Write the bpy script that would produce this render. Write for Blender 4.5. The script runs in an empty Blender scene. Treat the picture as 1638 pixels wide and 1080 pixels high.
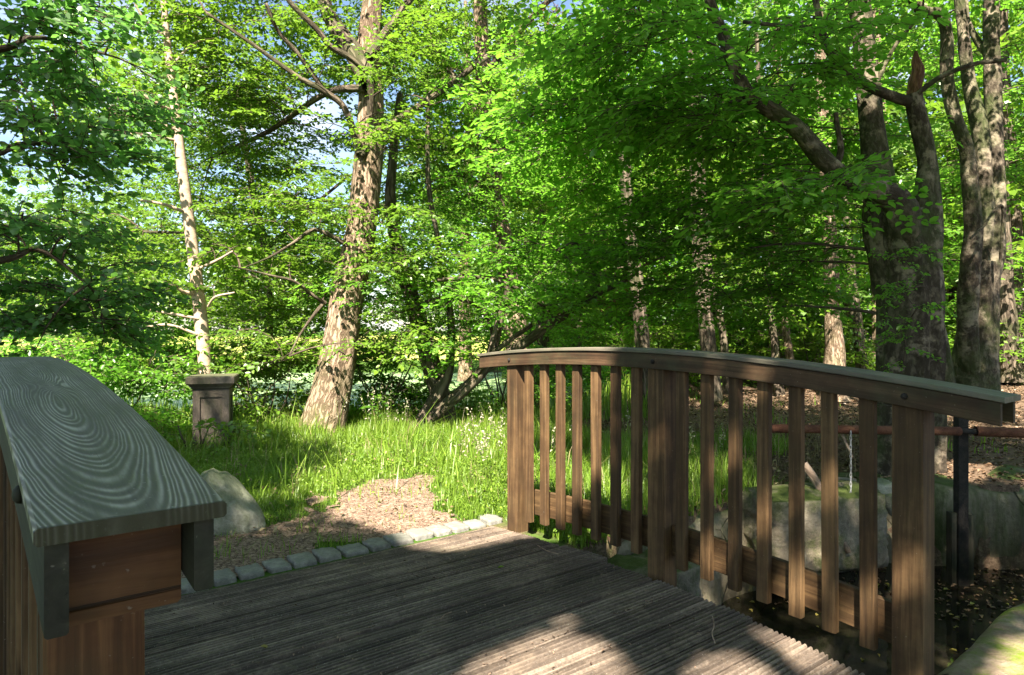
import bpy, math, random
import numpy as np
from mathutils import Vector

random.seed(7)
RNG = np.random.default_rng(11)
R = math.radians
sc = bpy.context.scene
COL = sc.collection

# ------------------------------------------------------------------ frame of reference
CZ = 1.16                 # eye height above the bank
F = 1060.0
AX = R(37.5)              # bearing of the bridge axis, left of the view
CA, SA = math.cos(AX), math.sin(AX)


def P(px, py, d):
    return np.array([(px - 819) / F * d, d, CZ + (525 - py) / F * d])


def G(px, py, z=0.0):
    d = (CZ - z) * F / (py - 525)
    return ((px - 819) / F * d, d)


def UV(u, v):
    return (u * CA - v * SA, u * SA + v * CA)


def W(u, v, z):           # bridge coordinates (z measured from the eye) to world
    x, y = UV(u, v)
    return (x, y, CZ + z)


def to_uv(x, y):
    return x * CA + y * SA, -x * SA + y * CA


SUN_AZ, SUN_EL = R(12), R(50)
TOSUN = np.array([-math.sin(SUN_AZ) * math.cos(SUN_EL), -math.cos(SUN_AZ) * math.cos(SUN_EL), math.sin(SUN_EL)])


def in_poly(x, y, poly):
    x = np.asarray(x, float); y = np.asarray(y, float)
    c = np.zeros(x.shape, bool)
    n = len(poly)
    for i in range(n):
        x0, y0 = poly[i]; x1, y1 = poly[(i + 1) % n]
        if y0 == y1:
            continue
        t = ((y0 > y) != (y1 > y)) & (x < (x1 - x0) * (y - y0) / (y1 - y0) + x0)
        c ^= t
    return c


# smooth value noise for shapes
_perm = RNG.random((64, 64))


def vnoise(x, y):
    x = np.asarray(x, float); y = np.asarray(y, float)
    xi = np.floor(x).astype(int); yi = np.floor(y).astype(int)
    fx = x - xi; fy = y - yi
    fx = fx * fx * (3 - 2 * fx); fy = fy * fy * (3 - 2 * fy)
    a = _perm[xi % 64, yi % 64]; b = _perm[(xi + 1) % 64, yi % 64]
    c = _perm[xi % 64, (yi + 1) % 64]; d = _perm[(xi + 1) % 64, (yi + 1) % 64]
    return (a * (1 - fx) + b * fx) * (1 - fy) + (c * (1 - fx) + d * fx) * fy


# ------------------------------------------------------------------ materials
class NT:
    def __init__(self, name):
        self.m = bpy.data.materials.new(name); self.m.use_nodes = True
        self.t = self.m.node_tree; self.t.nodes.clear()
        self.out = self.n('ShaderNodeOutputMaterial')

    def n(self, typ, **kw):
        nd = self.t.nodes.new(typ)
        for k, v in kw.items():
            setattr(nd, k, v)
        return nd

    def l(self, a, b):
        self.t.links.new(a, b)

    def val(self, sock, v):
        if hasattr(v, 'is_linked'):
            self.l(v, sock)
        else:
            sock.default_value = v

    def math(self, op, a, b=None, c=None):
        nd = self.n('ShaderNodeMath', operation=op)
        self.val(nd.inputs[0], a)
        if b is not None: self.val(nd.inputs[1], b)
        if c is not None: self.val(nd.inputs[2], c)
        return nd.outputs[0]

    def attr(self, name):
        return self.n('ShaderNodeAttribute', attribute_name=name)

    def pos(self):
        return self.n('ShaderNodeNewGeometry').outputs['Position']

    def mapv(self, vec, scale=(1, 1, 1), loc=(0, 0, 0)):
        nd = self.n('ShaderNodeMapping'); self.l(vec, nd.inputs[0])
        nd.inputs['Scale'].default_value = scale; nd.inputs['Location'].default_value = loc
        return nd.outputs[0]

    def noise(self, vec, scale=5, detail=4, rough=.55, dist=0.0):
        nd = self.n('ShaderNodeTexNoise')
        if vec is not None: self.l(vec, nd.inputs['Vector'])
        nd.inputs['Scale'].default_value = scale; nd.inputs['Detail'].default_value = detail
        nd.inputs['Roughness'].default_value = rough; nd.inputs['Distortion'].default_value = dist
        return nd.outputs['Fac']

    def voro(self, vec, scale=5, feature='F1', out='Distance'):
        nd = self.n('ShaderNodeTexVoronoi', feature=feature)
        if vec is not None: self.l(vec, nd.inputs['Vector'])
        nd.inputs['Scale'].default_value = scale
        return nd.outputs[out]

    def ramp(self, fac, stops):
        nd = self.n('ShaderNodeValToRGB'); self.l(fac, nd.inputs[0])
        e = nd.color_ramp.elements
        while len(e) < len(stops): e.new(.5)
        for el, (p, c) in zip(e, stops):
            el.position = p; el.color = (*c, 1) if len(c) == 3 else c
        return nd.outputs[0]

    def mix(self, fac, a, b, blend='MIX'):
        nd = self.n('ShaderNodeMix', data_type='RGBA', blend_type=blend)
        self.val(nd.inputs['Factor'], fac)
        for s, v in ((nd.inputs[6], a), (nd.inputs[7], b)):
            if hasattr(v, 'is_linked'): self.l(v, s)
            else: s.default_value = (*v, 1)
        return nd.outputs[2]

    def sstep(self, v, a, b):
        nd = self.n('ShaderNodeMapRange', interpolation_type='SMOOTHSTEP')
        self.l(v, nd.inputs[0]); nd.inputs[1].default_value = a; nd.inputs[2].default_value = b
        return nd.outputs[0]

    def bump(self, h, strength=.5, dist=.01):
        nd = self.n('ShaderNodeBump'); self.l(h, nd.inputs['Height'])
        nd.inputs['Strength'].default_value = strength; nd.inputs['Distance'].default_value = dist
        return nd.outputs[0]

    def principled(self, color, rough=.7, bump=None, spec=.3, metal=0):
        nd = self.n('ShaderNodeBsdfPrincipled')
        if hasattr(color, 'is_linked'): self.l(color, nd.inputs['Base Color'])
        else: nd.inputs['Base Color'].default_value = (*color, 1)
        self.val(nd.inputs['Roughness'], rough)
        nd.inputs['Specular IOR Level'].default_value = spec
        nd.inputs['Metallic'].default_value = metal
        if bump is not None: self.l(bump, nd.inputs['Normal'])
        self.l(nd.outputs[0], self.out.inputs[0])
        return nd


def leaf_mat(name, dark, light, trans, tmix=.4, gloss=.03):
    t = NT(name)
    a = t.attr('tint').outputs['Fac']
    c = t.ramp(a, [(0, dark), (.55, tuple((x + y) / 2 for x, y in zip(dark, light))), (1, light)])
    tc = t.mix(a, tuple(x * .75 for x in trans), trans)
    d = t.n('ShaderNodeBsdfDiffuse'); t.l(c, d.inputs[0])
    tr = t.n('ShaderNodeBsdfTranslucent'); t.l(tc, tr.inputs[0])
    m1 = t.n('ShaderNodeMixShader'); m1.inputs[0].default_value = tmix
    t.l(d.outputs[0], m1.inputs[1]); t.l(tr.outputs[0], m1.inputs[2])
    g = t.n('ShaderNodeBsdfGlossy'); g.inputs['Roughness'].default_value = .38
    g.inputs[0].default_value = (.9, .95, .9, 1)
    m2 = t.n('ShaderNodeMixShader'); m2.inputs[0].default_value = gloss
    t.l(m1.outputs[0], m2.inputs[1]); t.l(g.outputs[0], m2.inputs[2])
    t.l(m2.outputs[0], t.out.inputs[0])
    return t.m


def bark_mat(name, c0, c1, c2, moss=.0, scale=1.0, fur=10, bump=.9, along=.16, patch=None, ridge=.6):
    t = NT(name)
    g = t.attr('gr').outputs['Vector']
    v = t.mapv(g, (along, 1, 1))
    n1 = t.noise(v, fur * 3 * scale, 5, .6, .3)
    nr = t.noise(v, fur * 2.2 * scale, 4, .6, .35)
    rid = t.math('ABSOLUTE', t.math('SUBTRACT', t.math('MULTIPLY', nr, 2.0), 1.0))
    fu = t.sstep(rid, 0.0, .22)
    h = t.math('ADD', t.math('MULTIPLY', fu, ridge), t.math('MULTIPLY', n1, 1.2 - ridge))
    n2 = t.noise(g, 4, 4, .6)
    col = t.ramp(t.math('ADD', t.math('MULTIPLY', h, .65), t.math('MULTIPLY', n2, .25)), [(.15, c0), (.5, c1), (.85, c2)])
    if patch is not None:
        col = t.mix(t.sstep(t.noise(g, 7, 4, .65), .52, .66), col, patch)
    if moss > 0:
        mk = t.math('MULTIPLY', t.sstep(t.noise(t.pos(), 2.2, 5, .7), .42, .68), moss)
        col = t.mix(mk, col, (.045, .075, .015))
    t.principled(col, .9, t.bump(h, bump, .02), .15)
    return t.m


def wood_mat(name, c0, c1, c2, rough=.75, grain=1.0, green=0.0, bump=.4, knots=0, spec=.25):
    t = NT(name)
    g = t.attr('gr').outputs['Vector']
    tint = t.attr('tint').outputs['Fac']
    v = t.mapv(g, (2.2 * grain, 60 * grain, 60 * grain))
    n1 = t.noise(v, 1.0, 5, .6, .6)
    v2 = t.mapv(g, (.9, 14, 14))
    n2 = t.noise(v2, 1.0, 3, .5, .8)
    n3 = t.noise(g, 9, 4, .65)
    f = t.math('ADD', t.math('ADD', t.math('MULTIPLY', n1, .5), t.math('MULTIPLY', n2, .35)), t.math('MULTIPLY', n3, .25))
    f = t.math('ADD', f, t.math('MULTIPLY', t.math('SUBTRACT', tint, .5), .16))
    col = t.ramp(f, [(.33, c0), (.55, c1), (.78, c2)])
    # drying checks
    ck = t.noise(t.mapv(g, (1.1, 75, 75), (3, 1, 2)), 1.0, 2, .5, 1.5)
    ckm = t.sstep(ck, .70, .76)
    col = t.mix(t.math('MULTIPLY', ckm, .75), col, tuple(x * .25 for x in c0))
    if green > 0:
        mk = t.math('MULTIPLY', t.sstep(t.noise(t.pos(), 4.5, 5, .7), .4, .7), green)
        col = t.mix(mk, col, (.06, .085, .04))
    # grime specks
    sp = t.sstep(t.noise(t.pos(), 160, 2, .5), .70, .78)
    col = t.mix(t.math('MULTIPLY', sp, .35), col, (.28, .25, .2))
    h = t.math('SUBTRACT', n1, t.math('MULTIPLY', ckm, 1.2))
    t.principled(col, rough, t.bump(h, bump, .003), spec)
    return t.m


def cap_mat():
    """weathered soft wood, flat-sawn, rings standing proud"""
    t = NT('weathered_cap_wood')
    g = t.attr('gr').outputs['Vector']
    sep = t.n('ShaderNodeSeparateXYZ'); t.l(g, sep.inputs[0])
    x, y, z = sep.outputs
    wob = t.math('SUBTRACT', t.noise(t.mapv(g, (2.2, 9, 9)), 1.0, 3, .55), .5)
    wob2 = t.math('SUBTRACT', t.noise(t.mapv(g, (5, 5, 5), (4, 4, 4)), 1.0, 2, .5), .5)
    yy = t.math('ADD', t.math('ADD', y, .006), t.math('MULTIPLY', wob2, .016))
    e = t.math('ADD', t.math('SUBTRACT', 1.10, x), t.math('MULTIPLY', wob, .05))
    sm = t.math('MULTIPLY', t.math('ADD', e, t.math('SQRT', t.math('ADD', t.math('MULTIPLY', e, e), .004))), .5)
    d = t.math('MULTIPLY', sm, .14)
    r = t.math('SQRT', t.math('ADD', t.math('MULTIPLY', yy, yy), t.math('MULTIPLY', d, d)))
    r = t.math('ADD', r, t.math('MULTIPLY', t.math('ADD', t.math('SINE', t.math('MULTIPLY', r, 430.0)), t.math('SINE', t.math('MULTIPLY', r, 161.0))), .0009))
    # a knot further up the board draws the rings round itself
    kx = t.math('MULTIPLY', t.math('SUBTRACT', x, 1.30), .33); ky = t.math('ADD', y, .002)
    kr = t.math('SQRT', t.math('ADD', t.math('MULTIPLY', kx, kx), t.math('MULTIPLY', ky, ky)))
    infl = t.math('EXPONENT', t.math('MULTIPLY', kr, -55.0))
    r = t.math('ADD', r, t.math('MULTIPLY', infl, .03))
    w = t.math('SINE', t.math('MULTIPLY', r, 2 * math.pi / .0034))
    w = t.math('ADD', t.math('MULTIPLY', w, .5), .5)
    w = t.math('POWER', w, 1.6)
    amp = t.sstep(t.noise(t.mapv(g, (3, 24, 10), (7, 1, 3)), 1.0, 5, .65), .34, .62)
    w = t.math('ADD', t.math('MULTIPLY', w, t.math('ADD', t.math('MULTIPLY', amp, .75), .2)), t.math('MULTIPLY', t.noise(t.mapv(g, (9, 60, 10)), 1.0, 5, .7), .22))
    fine = t.noise(t.mapv(g, (7, 330, 330)), 1.0, 4, .7)
    wf = t.math('ADD', t.math('MULTIPLY', w, .8), t.math('MULTIPLY', fine, .3))
    col = t.ramp(wf, [(.12, (.052, .048, .034)), (.40, (.120, .112, .082)), (.68, (.215, .202, .16)), (1.0, (.35, .33, .275))])
    mk = t.sstep(t.noise(t.mapv(t.pos(), (1, 1, 1)), 7, 5, .7), .36, .66)
    col = t.mix(t.math('MULTIPLY', mk, .5), col, (.075, .085, .034))
    sp = t.sstep(t.noise(t.pos(), 260, 2, .5), .66, .74)
    col = t.mix(t.math('MULTIPLY', sp, .5), col, (.3, .32, .27))
    ck = t.sstep(t.noise(t.mapv(g, (1.6, 120, 1), (2, 5, 0)), 1.0, 2, .5, .8), .70, .74)
    col = t.mix(t.math('MULTIPLY', ck, .8), col, (.012, .012, .009))
    end = t.sstep(t.math('ADD', x, t.math('MULTIPLY', t.noise(t.pos(), 60, 3, .6), .006)), .6535, .6515)
    col = t.mix(t.math('MULTIPLY', end, .85), col, (.03, .029, .014))
    h = t.math('ADD', t.math('MULTIPLY', w, 1.0), t.math('MULTIPLY', fine, .3))
    t.principled(col, .5, t.bump(h, .35, .002), .22)
    return t.m


def deck_mat():
    t = NT('ribbed_deck_wood')
    g = t.attr('gr').outputs['Vector']; tint = t.attr('tint').outputs['Fac']
    n1 = t.noise(t.mapv(g, (3, 90, 90)), 1.0, 5, .65, .3)
    n2 = t.noise(t.pos(), 3.2, 5, .65)
    n3 = t.noise(t.pos(), 70, 3, .7)
    f = t.math('ADD', t.math('ADD', t.math('MULTIPLY', n1, .30), t.math('MULTIPLY', n2, .42)), t.math('MULTIPLY', n3, .33))
    f = t.math('ADD', f, t.math('MULTIPLY', t.math('SUBTRACT', tint, .5), .45))
    col = t.ramp(f, [(.31, (.032, .024, .018)), (.54, (.095, .073, .056)), (.82, (.34, .27, .205))])
    dirt = t.sstep(t.noise(t.pos(), 5.5, 6, .75), .5, .66)
    col = t.mix(t.math('MULTIPLY', dirt, .55), col, (.21, .16, .115))
    gm = t.sstep(t.noise(t.pos(), 2.0, 4, .7), .58, .72)
    col = t.mix(t.math('MULTIPLY', gm, .3), col, (.09, .09, .045))
    sp = t.sstep(t.noise(t.pos(), 190, 2, .5), .67, .73)
    col = t.mix(t.math('MULTIPLY', sp, .6), col, (.4, .37, .32))
    t.principled(col, .72, t.bump(t.math('ADD', n1, t.math('MULTIPLY', n3, .7)), .5, .004), .3)
    return t.m


def stone_mat(name, c0, c1, c2, moss=0.0, mosscol=(.07, .12, .015), scale=6, streak=False, crack=True, bump=.5, upmoss=True):
    t = NT(name)
    p = t.pos()
    pv = t.mapv(p, (1, 1, .22)) if streak else p
    n1 = t.noise(pv, scale, 7, .68, .2); n2 = t.noise(p, scale * 9, 4, .7)
    f = t.math('ADD', t.math('MULTIPLY', n1, .8), t.math('MULTIPLY', n2, .25))
    col = t.ramp(f, [(.3, c0), (.52, c1), (.76, c2)])
    h = t.math('ADD', n1, t.math('MULTIPLY', n2, .4))
    if crack:
        vo = t.voro(t.mapv(p, (1.6, 1.6, 2.6)), .8, 'DISTANCE_TO_EDGE')
        cm = t.sstep(t.math('ADD', vo, t.math('MULTIPLY', n1, .07)), .028, .044)
        col = t.mix(cm, tuple(x * .3 for x in c0), col)
        h = t.math('ADD', h, t.math('MULTIPLY', cm, .35))
    if moss > 0:
        mk = t.math('MULTIPLY', t.sstep(t.noise(pv, 3.1, 6, .72), .44, .62), moss)
        nz = t.n('ShaderNodeSeparateXYZ'); t.l(t.n('ShaderNodeNewGeometry').outputs['Normal'], nz.inputs[0])
        up = t.math('MULTIPLY', t.sstep(nz.outputs[2], .35, .9), t.sstep(n1, .35, .5))
        mk = t.math('MAXIMUM', mk, t.math('MULTIPLY', up, min(1, moss * 1.3))) if upmoss else mk
        col = t.mix(mk, col, t.mix(n2, tuple(x * .45 for x in mosscol), mosscol))
    t.principled(col, .9, t.bump(h, bump, .02), .2)
    return t.m


M = {}
M['rail'] = wood_mat('brown_rail_wood', (.013, .0065, .003), (.060, .033, .0135), (.19, .113, .05), green=.06, bump=.6)
M['plank'] = wood_mat('dark_plank_wood', (.011, .006, .0032), (.042, .023, .011), (.12, .07, .036), green=.25)
M['endwood'] = wood_mat('orange_brown_wood', (.010, .0042, .0016), (.075, .032, .0115), (.23, .11, .042), grain=1.0, green=.15, bump=.6, rough=.6)
M['oldplank'] = wood_mat('grey_green_plank_wood', (.009, .0085, .0055), (.026, .024, .016), (.07, .062, .045), green=.3)
M['cap'] = cap_mat()
M['cap2'] = wood_mat('grey_cap_wood', (.04, .036, .027), (.105, .092, .068), (.22, .19, .145), green=.35, rough=.6)
M['deck'] = deck_mat()
M['iron'] = stone_mat('black_iron', (.008, .008, .008), (.02, .018, .016), (.05, .04, .03), crack=False, scale=20)
M['rust'] = stone_mat('rusty_iron', (.025, .010, .006), (.085, .034, .019), (.16, .075, .042), crack=False, scale=14)
M['chain'] = stone_mat('galvanised_chain', (.2, .2, .2), (.4, .4, .4), (.6, .6, .6), crack=False, scale=30)
M['granite'] = stone_mat('granite', (.09, .088, .08), (.19, .183, .165), (.33, .315, .28), moss=.12, scale=22, crack=False)
M['pillar'] = stone_mat('dark_sandstone', (.03, .026, .02), (.085, .07, .055), (.18, .15, .125), moss=.3, scale=5, streak=True, crack=False)
M['wall'] = stone_mat('mossy_stone', (.05, .042, .028), (.17, .145, .095), (.36, .31, .22), moss=.85, mosscol=(.06, .085, .018), scale=3.0, streak=True, bump=.9)
M['boulder'] = stone_mat('pale_boulder', (.12, .12, .09), (.26, .255, .20), (.42, .41, .34), moss=.45, scale=9, crack=False, bump=.8)
M['rock'] = stone_mat('mossy_block', (.06, .05, .036), (.18, .15, .105), (.40, .34, .25), moss=.8, mosscol=(.07, .095, .02), scale=4, bump=.9, crack=False)
M['coping'] = stone_mat('coping_stone', (.09, .06, .04), (.20, .15, .105), (.36, .29, .21), moss=1.0, upmoss=False, bump=.9, mosscol=(.16, .22, .02), scale=5, crack=False)
M['oak'] = bark_mat('oak_bark', (.032, .021, .013), (.15, .105, .07), (.35, .265, .19), fur=13, moss=.3, along=.22, bump=.7)
M['pale'] = bark_mat('pale_smooth_bark', (.14, .10, .07), (.33, .25, .18), (.50, .40, .31), fur=5, bump=.25, along=1.5, ridge=.1)
M['beech'] = bark_mat('grey_beech_bark', (.008, .006, .004), (.042, .033, .023), (.20, .165, .12), fur=8, bump=1.0, along=.5, moss=.5, patch=(.2, .165, .12), ridge=.12)
M['bark'] = bark_mat('dark_bark', (.02, .015, .01), (.075, .058, .042), (.17, .135, .1), fur=7, moss=.35)
M['twig'] = bark_mat('twig_bark', (.03, .022, .015), (.07, .052, .038), (.13, .1, .075), fur=6, bump=.2)
M['stick'] = bark_mat('bare_stick_wood', (.1, .07, .05), (.24, .17, .12), (.4, .3, .22), fur=5, bump=.3, along=.3)
M['rotten'] = bark_mat('orange_rotten_wood', (.04, .02, .01), (.12, .06, .03), (.22, .12, .07), fur=9, bump=.9)
M['leaf_lit'] = leaf_mat('hornbeam_leaf', (.06, .13, .012), (.145, .25, .022), (.24, .45, .032), .44)
M['leaf_dark'] = leaf_mat('beech_leaf', (.05, .14, .012), (.12, .25, .022), (.25, .58, .045), .54)
M['leaf_blue'] = leaf_mat('linden_leaf', (.05, .13, .035), (.12, .23, .055), (.19, .46, .07), .55, .05)
M['leaf_far'] = leaf_mat('far_leaf', (.075, .15, .03), (.14, .24, .05), (.2, .38, .06), .4)
M['leaf_copper'] = leaf_mat('copper_leaf', (.16, .07, .045), (.28, .14, .09), (.34, .15, .08), .35)
M['leaf_brown'] = leaf_mat('withered_leaf', (.09, .045, .022), (.22, .12, .065), (.2, .09, .04), .2)
M['grass'] = leaf_mat('grass_blade', (.075, .15, .014), (.20, .30, .035), (.22, .38, .035), .4, .02)
M['straw'] = leaf_mat('dry_straw', (.16, .12, .06), (.38, .31, .17), (.25, .2, .1), .25, .02)
M['seed'] = leaf_mat('grass_seed', (.25, .23, .15), (.45, .42, .3), (.3, .28, .15), .3)
M['litter'] = leaf_mat('leaf_litter', (.06, .035, .02), (.24, .155, .095), (.12, .07, .03), .1)
M['chip'] = leaf_mat('bark_chip', (.045, .028, .019), (.27, .185, .13), (.1, .06, .03), .02, .02)
M['yellowleaf'] = leaf_mat('yellow_leaf', (.2, .16, .03), (.4, .33, .08), (.3, .25, .05), .25)


def ground_mat():
    t = NT('forest_ground')
    p = t.pos()
    n1 = t.noise(p, 1.1, 6, .65); n2 = t.noise(p, 22, 5, .7); n3 = t.noise(p, 75, 3, .7)
    f = t.math('ADD', t.math('MULTIPLY', n2, .6), t.math('MULTIPLY', n3, .4))
    soil = t.ramp(f, [(.3, (.03, .02, .013)), (.5, (.10, .068, .045)), (.72, (.24, .17, .115))])
    gr = t.ramp(f, [(.3, (.02, .045, .006)), (.6, (.055, .11, .014)), (.8, (.09, .15, .03))])
    # grass on the far left bank, litter under the trees on the right
    sep = t.n('ShaderNodeSeparateXYZ'); t.l(p, sep.inputs[0])
    side = t.math('ADD', t.math('MULTIPLY', sep.outputs[0], -.45), t.math('MULTIPLY', t.math('SUBTRACT', n1, .5), 3.2))
    m = t.sstep(side, -.55, .15)
    col = t.mix(m, soil, gr)
    t.principled(col, .95, t.bump(f, .7, .02), .1)
    return t.m


def path_mat():
    t = NT('bark_chip_path')
    p = t.pos()
    v = t.n('ShaderNodeTexVoronoi'); t.l(t.mapv(p, (1, 1.5, 1)), v.inputs['Vector']); v.inputs['Scale'].default_value = 75
    n1 = t.noise(p, 30, 5, .7); n2 = t.noise(p, 2.5, 3, .6)
    sepc = t.n('ShaderNodeSeparateColor'); t.l(v.outputs['Color'], sepc.inputs[0])
    f = t.math('ADD', t.math('MULTIPLY', sepc.outputs[0], .45), t.math('MULTIPLY', n1, .55))
    col = t.ramp(f, [(.25, (.06, .04, .028)), (.5, (.18, .125, .09)), (.8, (.34, .245, .185))])
    t.principled(col, .9, t.bump(f, .9, .012), .15)
    return t.m


def meadow_mat():
    t = NT('bright_meadow')
    p = t.pos()
    n = t.noise(t.mapv(p, (.12, .5, 1)), 1.0, 5, .7)
    col = t.ramp(n, [(.3, (.18, .25, .05)), (.5, (.31, .34, .08)), (.7, (.40, .40, .11))])
    t.principled(col, .95, None, .05)
    return t.m


def pond_mat():
    t = NT('algae_pond')
    p = t.pos()
    n = t.noise(t.mapv(p, (.5, .9, 1)), 1.3, 6, .7)
    col = t.ramp(n, [(.35, (.16, .23, .10)), (.5, (.22, .34, .13)), (.68, (.32, .44, .2))])
    rough = t.ramp(n, [(.4, (.15, .15, .15)), (.55, (.6, .6, .6))])
    t.principled(col, rough, None, .5)
    return t.m


def stream_mat():
    t = NT('dark_stream_water')
    p = t.pos()
    n = t.noise(p, 2.2, 5, .7)
    col = t.ramp(n, [(.4, (.008, .008, .005)), (.7, (.03, .026, .014))])
    t.principled(col, .03, t.bump(t.noise(p, 9, 3, .5), .08, .01), .6)
    return t.m


M['ground'] = ground_mat(); M['path'] = path_mat(); M['meadow'] = meadow_mat(); M['pond'] = pond_mat(); M['stream'] = stream_mat()


# ------------------------------------------------------------------ object helpers
def tag(o, label=None, cat=None, group=None, kind=None):
    if label: o['label'] = label
    if cat: o['category'] = cat
    if group: o['group'] = group
    if kind: o['kind'] = kind
    return o


def empty(name, loc=(0, 0, 0), parent=None):
    o = bpy.data.objects.new(name, None); COL.objects.link(o)
    o.location = loc; o.empty_display_size = .2
    if parent is not None:
        o.parent = parent
        o.matrix_parent_inverse = parent_world(parent).inverted()
    return o


def parent_world(o):
    from mathutils import Matrix
    m = Matrix.LocRotScale(o.location, o.rotation_euler, o.scale)
    if o.parent is not None:
        return parent_world(o.parent) @ o.matrix_parent_inverse @ m
    return m


def link(name, me, parent=None):
    o = bpy.data.objects.new(name, me); COL.objects.link(o)
    if parent is not None:
        o.parent = parent
        o.matrix_parent_inverse = parent_world(parent).inverted()
    return o


class MB:
    """collects polygons, with a grain coordinate and a tint per vertex"""
    def __init__(self):
        self.v = []; self.f = []; self.g = []; self.t = []; self.mi = []

    def add(self, verts, faces, gr=None, tint=.5, mi=0):
        o = len(self.v)
        verts = [tuple(map(float, p)) for p in verts]
        self.v += verts
        self.g += [tuple(map(float, p)) for p in gr] if gr is not None else verts
        self.t += [tint] * len(verts) if not hasattr(tint, '__len__') else list(tint)
        for f in faces:
            self.f.append(tuple(i + o for i in f)); self.mi.append(mi)

    def build(self, name, mats, parent=None, smooth=False):
        me = bpy.data.meshes.new(name)
        me.from_pydata(self.v, [], self.f)
        for m in (mats if isinstance(mats, (list, tuple)) else [mats]): me.materials.append(m)
        a = me.attributes.new('gr', 'FLOAT_VECTOR', 'POINT'); a.data.foreach_set('vector', np.array(self.g, np.float32).ravel())
        a = me.attributes.new('tint', 'FLOAT', 'POINT'); a.data.foreach_set('value', np.array(self.t, np.float32))
        me.polygons.foreach_set('material_index', self.mi)
        if smooth: me.polygons.foreach_set('use_smooth', [True] * len(self.f))
        me.update()
        return link(name, me, parent)


def section_rect(a, b, c=.003):
    return [(-a + c, -b), (a - c, -b), (a, -b + c), (a, b - c), (a - c, b), (-a + c, b), (-a, b - c), (-a, -b + c)]


def sweep(mb, rings, gr, tint=.5, mi=0, cap=True):
    """rings: list of equal lists of points"""
    n = len(rings[0]); vs = [p for r in rings for p in r]; gs = [p for r in gr for p in r]
    fs = []
    for i in range(len(rings) - 1):
        for j in range(n):
            k = (j + 1) % n
            fs.append((i * n + j, i * n + k, (i + 1) * n + k, (i + 1) * n + j))
    if cap:
        fs.append(tuple(range(n))[::-1]); o = (len(rings) - 1) * n; fs.append(tuple(range(o, o + n)))
    mb.add(vs, fs, gs, tint, mi)


def raw_mesh(name, verts, quads, tint, mats, mat_idx=None, gr=None):
    me = bpy.data.meshes.new(name)
    nv = len(verts); nq = len(quads)
    me.vertices.add(nv); me.vertices.foreach_set('co', np.ascontiguousarray(verts, np.float32).ravel())
    me.loops.add(nq * 4); me.loops.foreach_set('vertex_index', np.ascontiguousarray(quads, np.int32).ravel())
    me.polygons.add(nq); me.polygons.foreach_set('loop_start', np.arange(0, nq * 4, 4, dtype=np.int32))
    for m in mats: me.materials.append(m)
    if mat_idx is not None: me.polygons.foreach_set('material_index', np.ascontiguousarray(mat_idx, np.int32))
    a = me.attributes.new('tint', 'FLOAT', 'POINT'); a.data.foreach_set('value', np.ascontiguousarray(tint, np.float32))
    if gr is not None:
        a = me.attributes.new('gr', 'FLOAT_VECTOR', 'POINT'); a.data.foreach_set('vector', np.ascontiguousarray(gr, np.float32).ravel())
    me.update(calc_edges=True)
    return me


# ------------------------------------------------------------------ tubes: trunks, limbs
def catmull(pts, rad, n):
    pts = np.asarray(pts, float); rad = np.asarray(rad, float)
    k = len(pts); T = np.linspace(0, k - 1, n)
    ex = np.vstack([2 * pts[0] - pts[1], pts, 2 * pts[-1] - pts[-2]])
    er = np.concatenate([[rad[0]], rad, [rad[-1]]])
    op = np.zeros((n, 3)); orr = np.zeros(n)
    for i, t in enumerate(T):
        s = min(int(t), k - 2); f = t - s
        a, b, c, d = ex[s], ex[s + 1], ex[s + 2], ex[s + 3]
        op[i] = .5 * ((2 * b) + (-a + c) * f + (2 * a - 5 * b + 4 * c - d) * f * f + (-a + 3 * b - 3 * c + d) * f ** 3)
        orr[i] = er[s + 1] * (1 - f) + er[s + 2] * f
    return op, orr


def tube_arrays(pts, rad, seg=10, lump=.0, flare=0, seed=0):
    n = len(pts)
    tan = np.gradient(pts, axis=0); tan /= np.linalg.norm(tan, axis=1)[:, None] + 1e-9
    ref = np.array([0, 1, 0]) if abs(tan[0][2]) > .5 else np.array([0, 0, 1.])
    s = np.concatenate([[0], np.cumsum(np.linalg.norm(np.diff(pts, axis=0), axis=1))])
    th = np.linspace(0, 2 * np.pi, seg, endpoint=False)
    V = np.zeros((n, seg, 3)); Gc = np.zeros((n, seg, 3))
    x = np.cross(ref, tan[0]); x /= np.linalg.norm(x)
    r0 = float(np.mean(rad))
    for i in range(n):
        x = x - tan[i] * np.dot(x, tan[i]); x /= np.linalg.norm(x) + 1e-9
        y = np.cross(tan[i], x)
        rr = np.full(seg, rad[i])
        if lump:
            k = vnoise(3 * np.cos(th) + 7.3 * seed + s[i] * .9 / max(r0 * 6, .05), 3 * np.sin(th) + s[i] * 1.3 / max(r0 * 6, .05) + 3.1 * seed) - .5
            k2 = vnoise(7 * np.cos(th) + 2.3 * seed, 7 * np.sin(th) + s[i] * 2.2 / max(r0 * 6, .05) + 9) - .5
            rr = rr * (1 + lump * k * 1.6 + lump * .7 * k2)
        if flare:
            e = math.exp(-s[i] / .22)
            rr = rr * (1 + flare * e * (.55 + .75 * np.cos(th * 5 + seed) ** 2 * .8))
        V[i] = pts[i] + np.outer(np.cos(th) * rr, x) + np.outer(np.sin(th) * rr, y)
        Gc[i, :, 0] = s[i]; Gc[i, :, 1] = np.cos(th) * r0; Gc[i, :, 2] = np.sin(th) * r0
    idx = np.arange(n * seg).reshape(n, seg)
    a = idx[:-1]; b = np.roll(idx, -1, 1)[:-1]; c = np.roll(idx, -1, 1)[1:]; d = idx[1:]
    Q = np.stack([a, b, c, d], -1).reshape(-1, 4)
    return V.reshape(-1, 3), Q, Gc.reshape(-1, 3)


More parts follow.
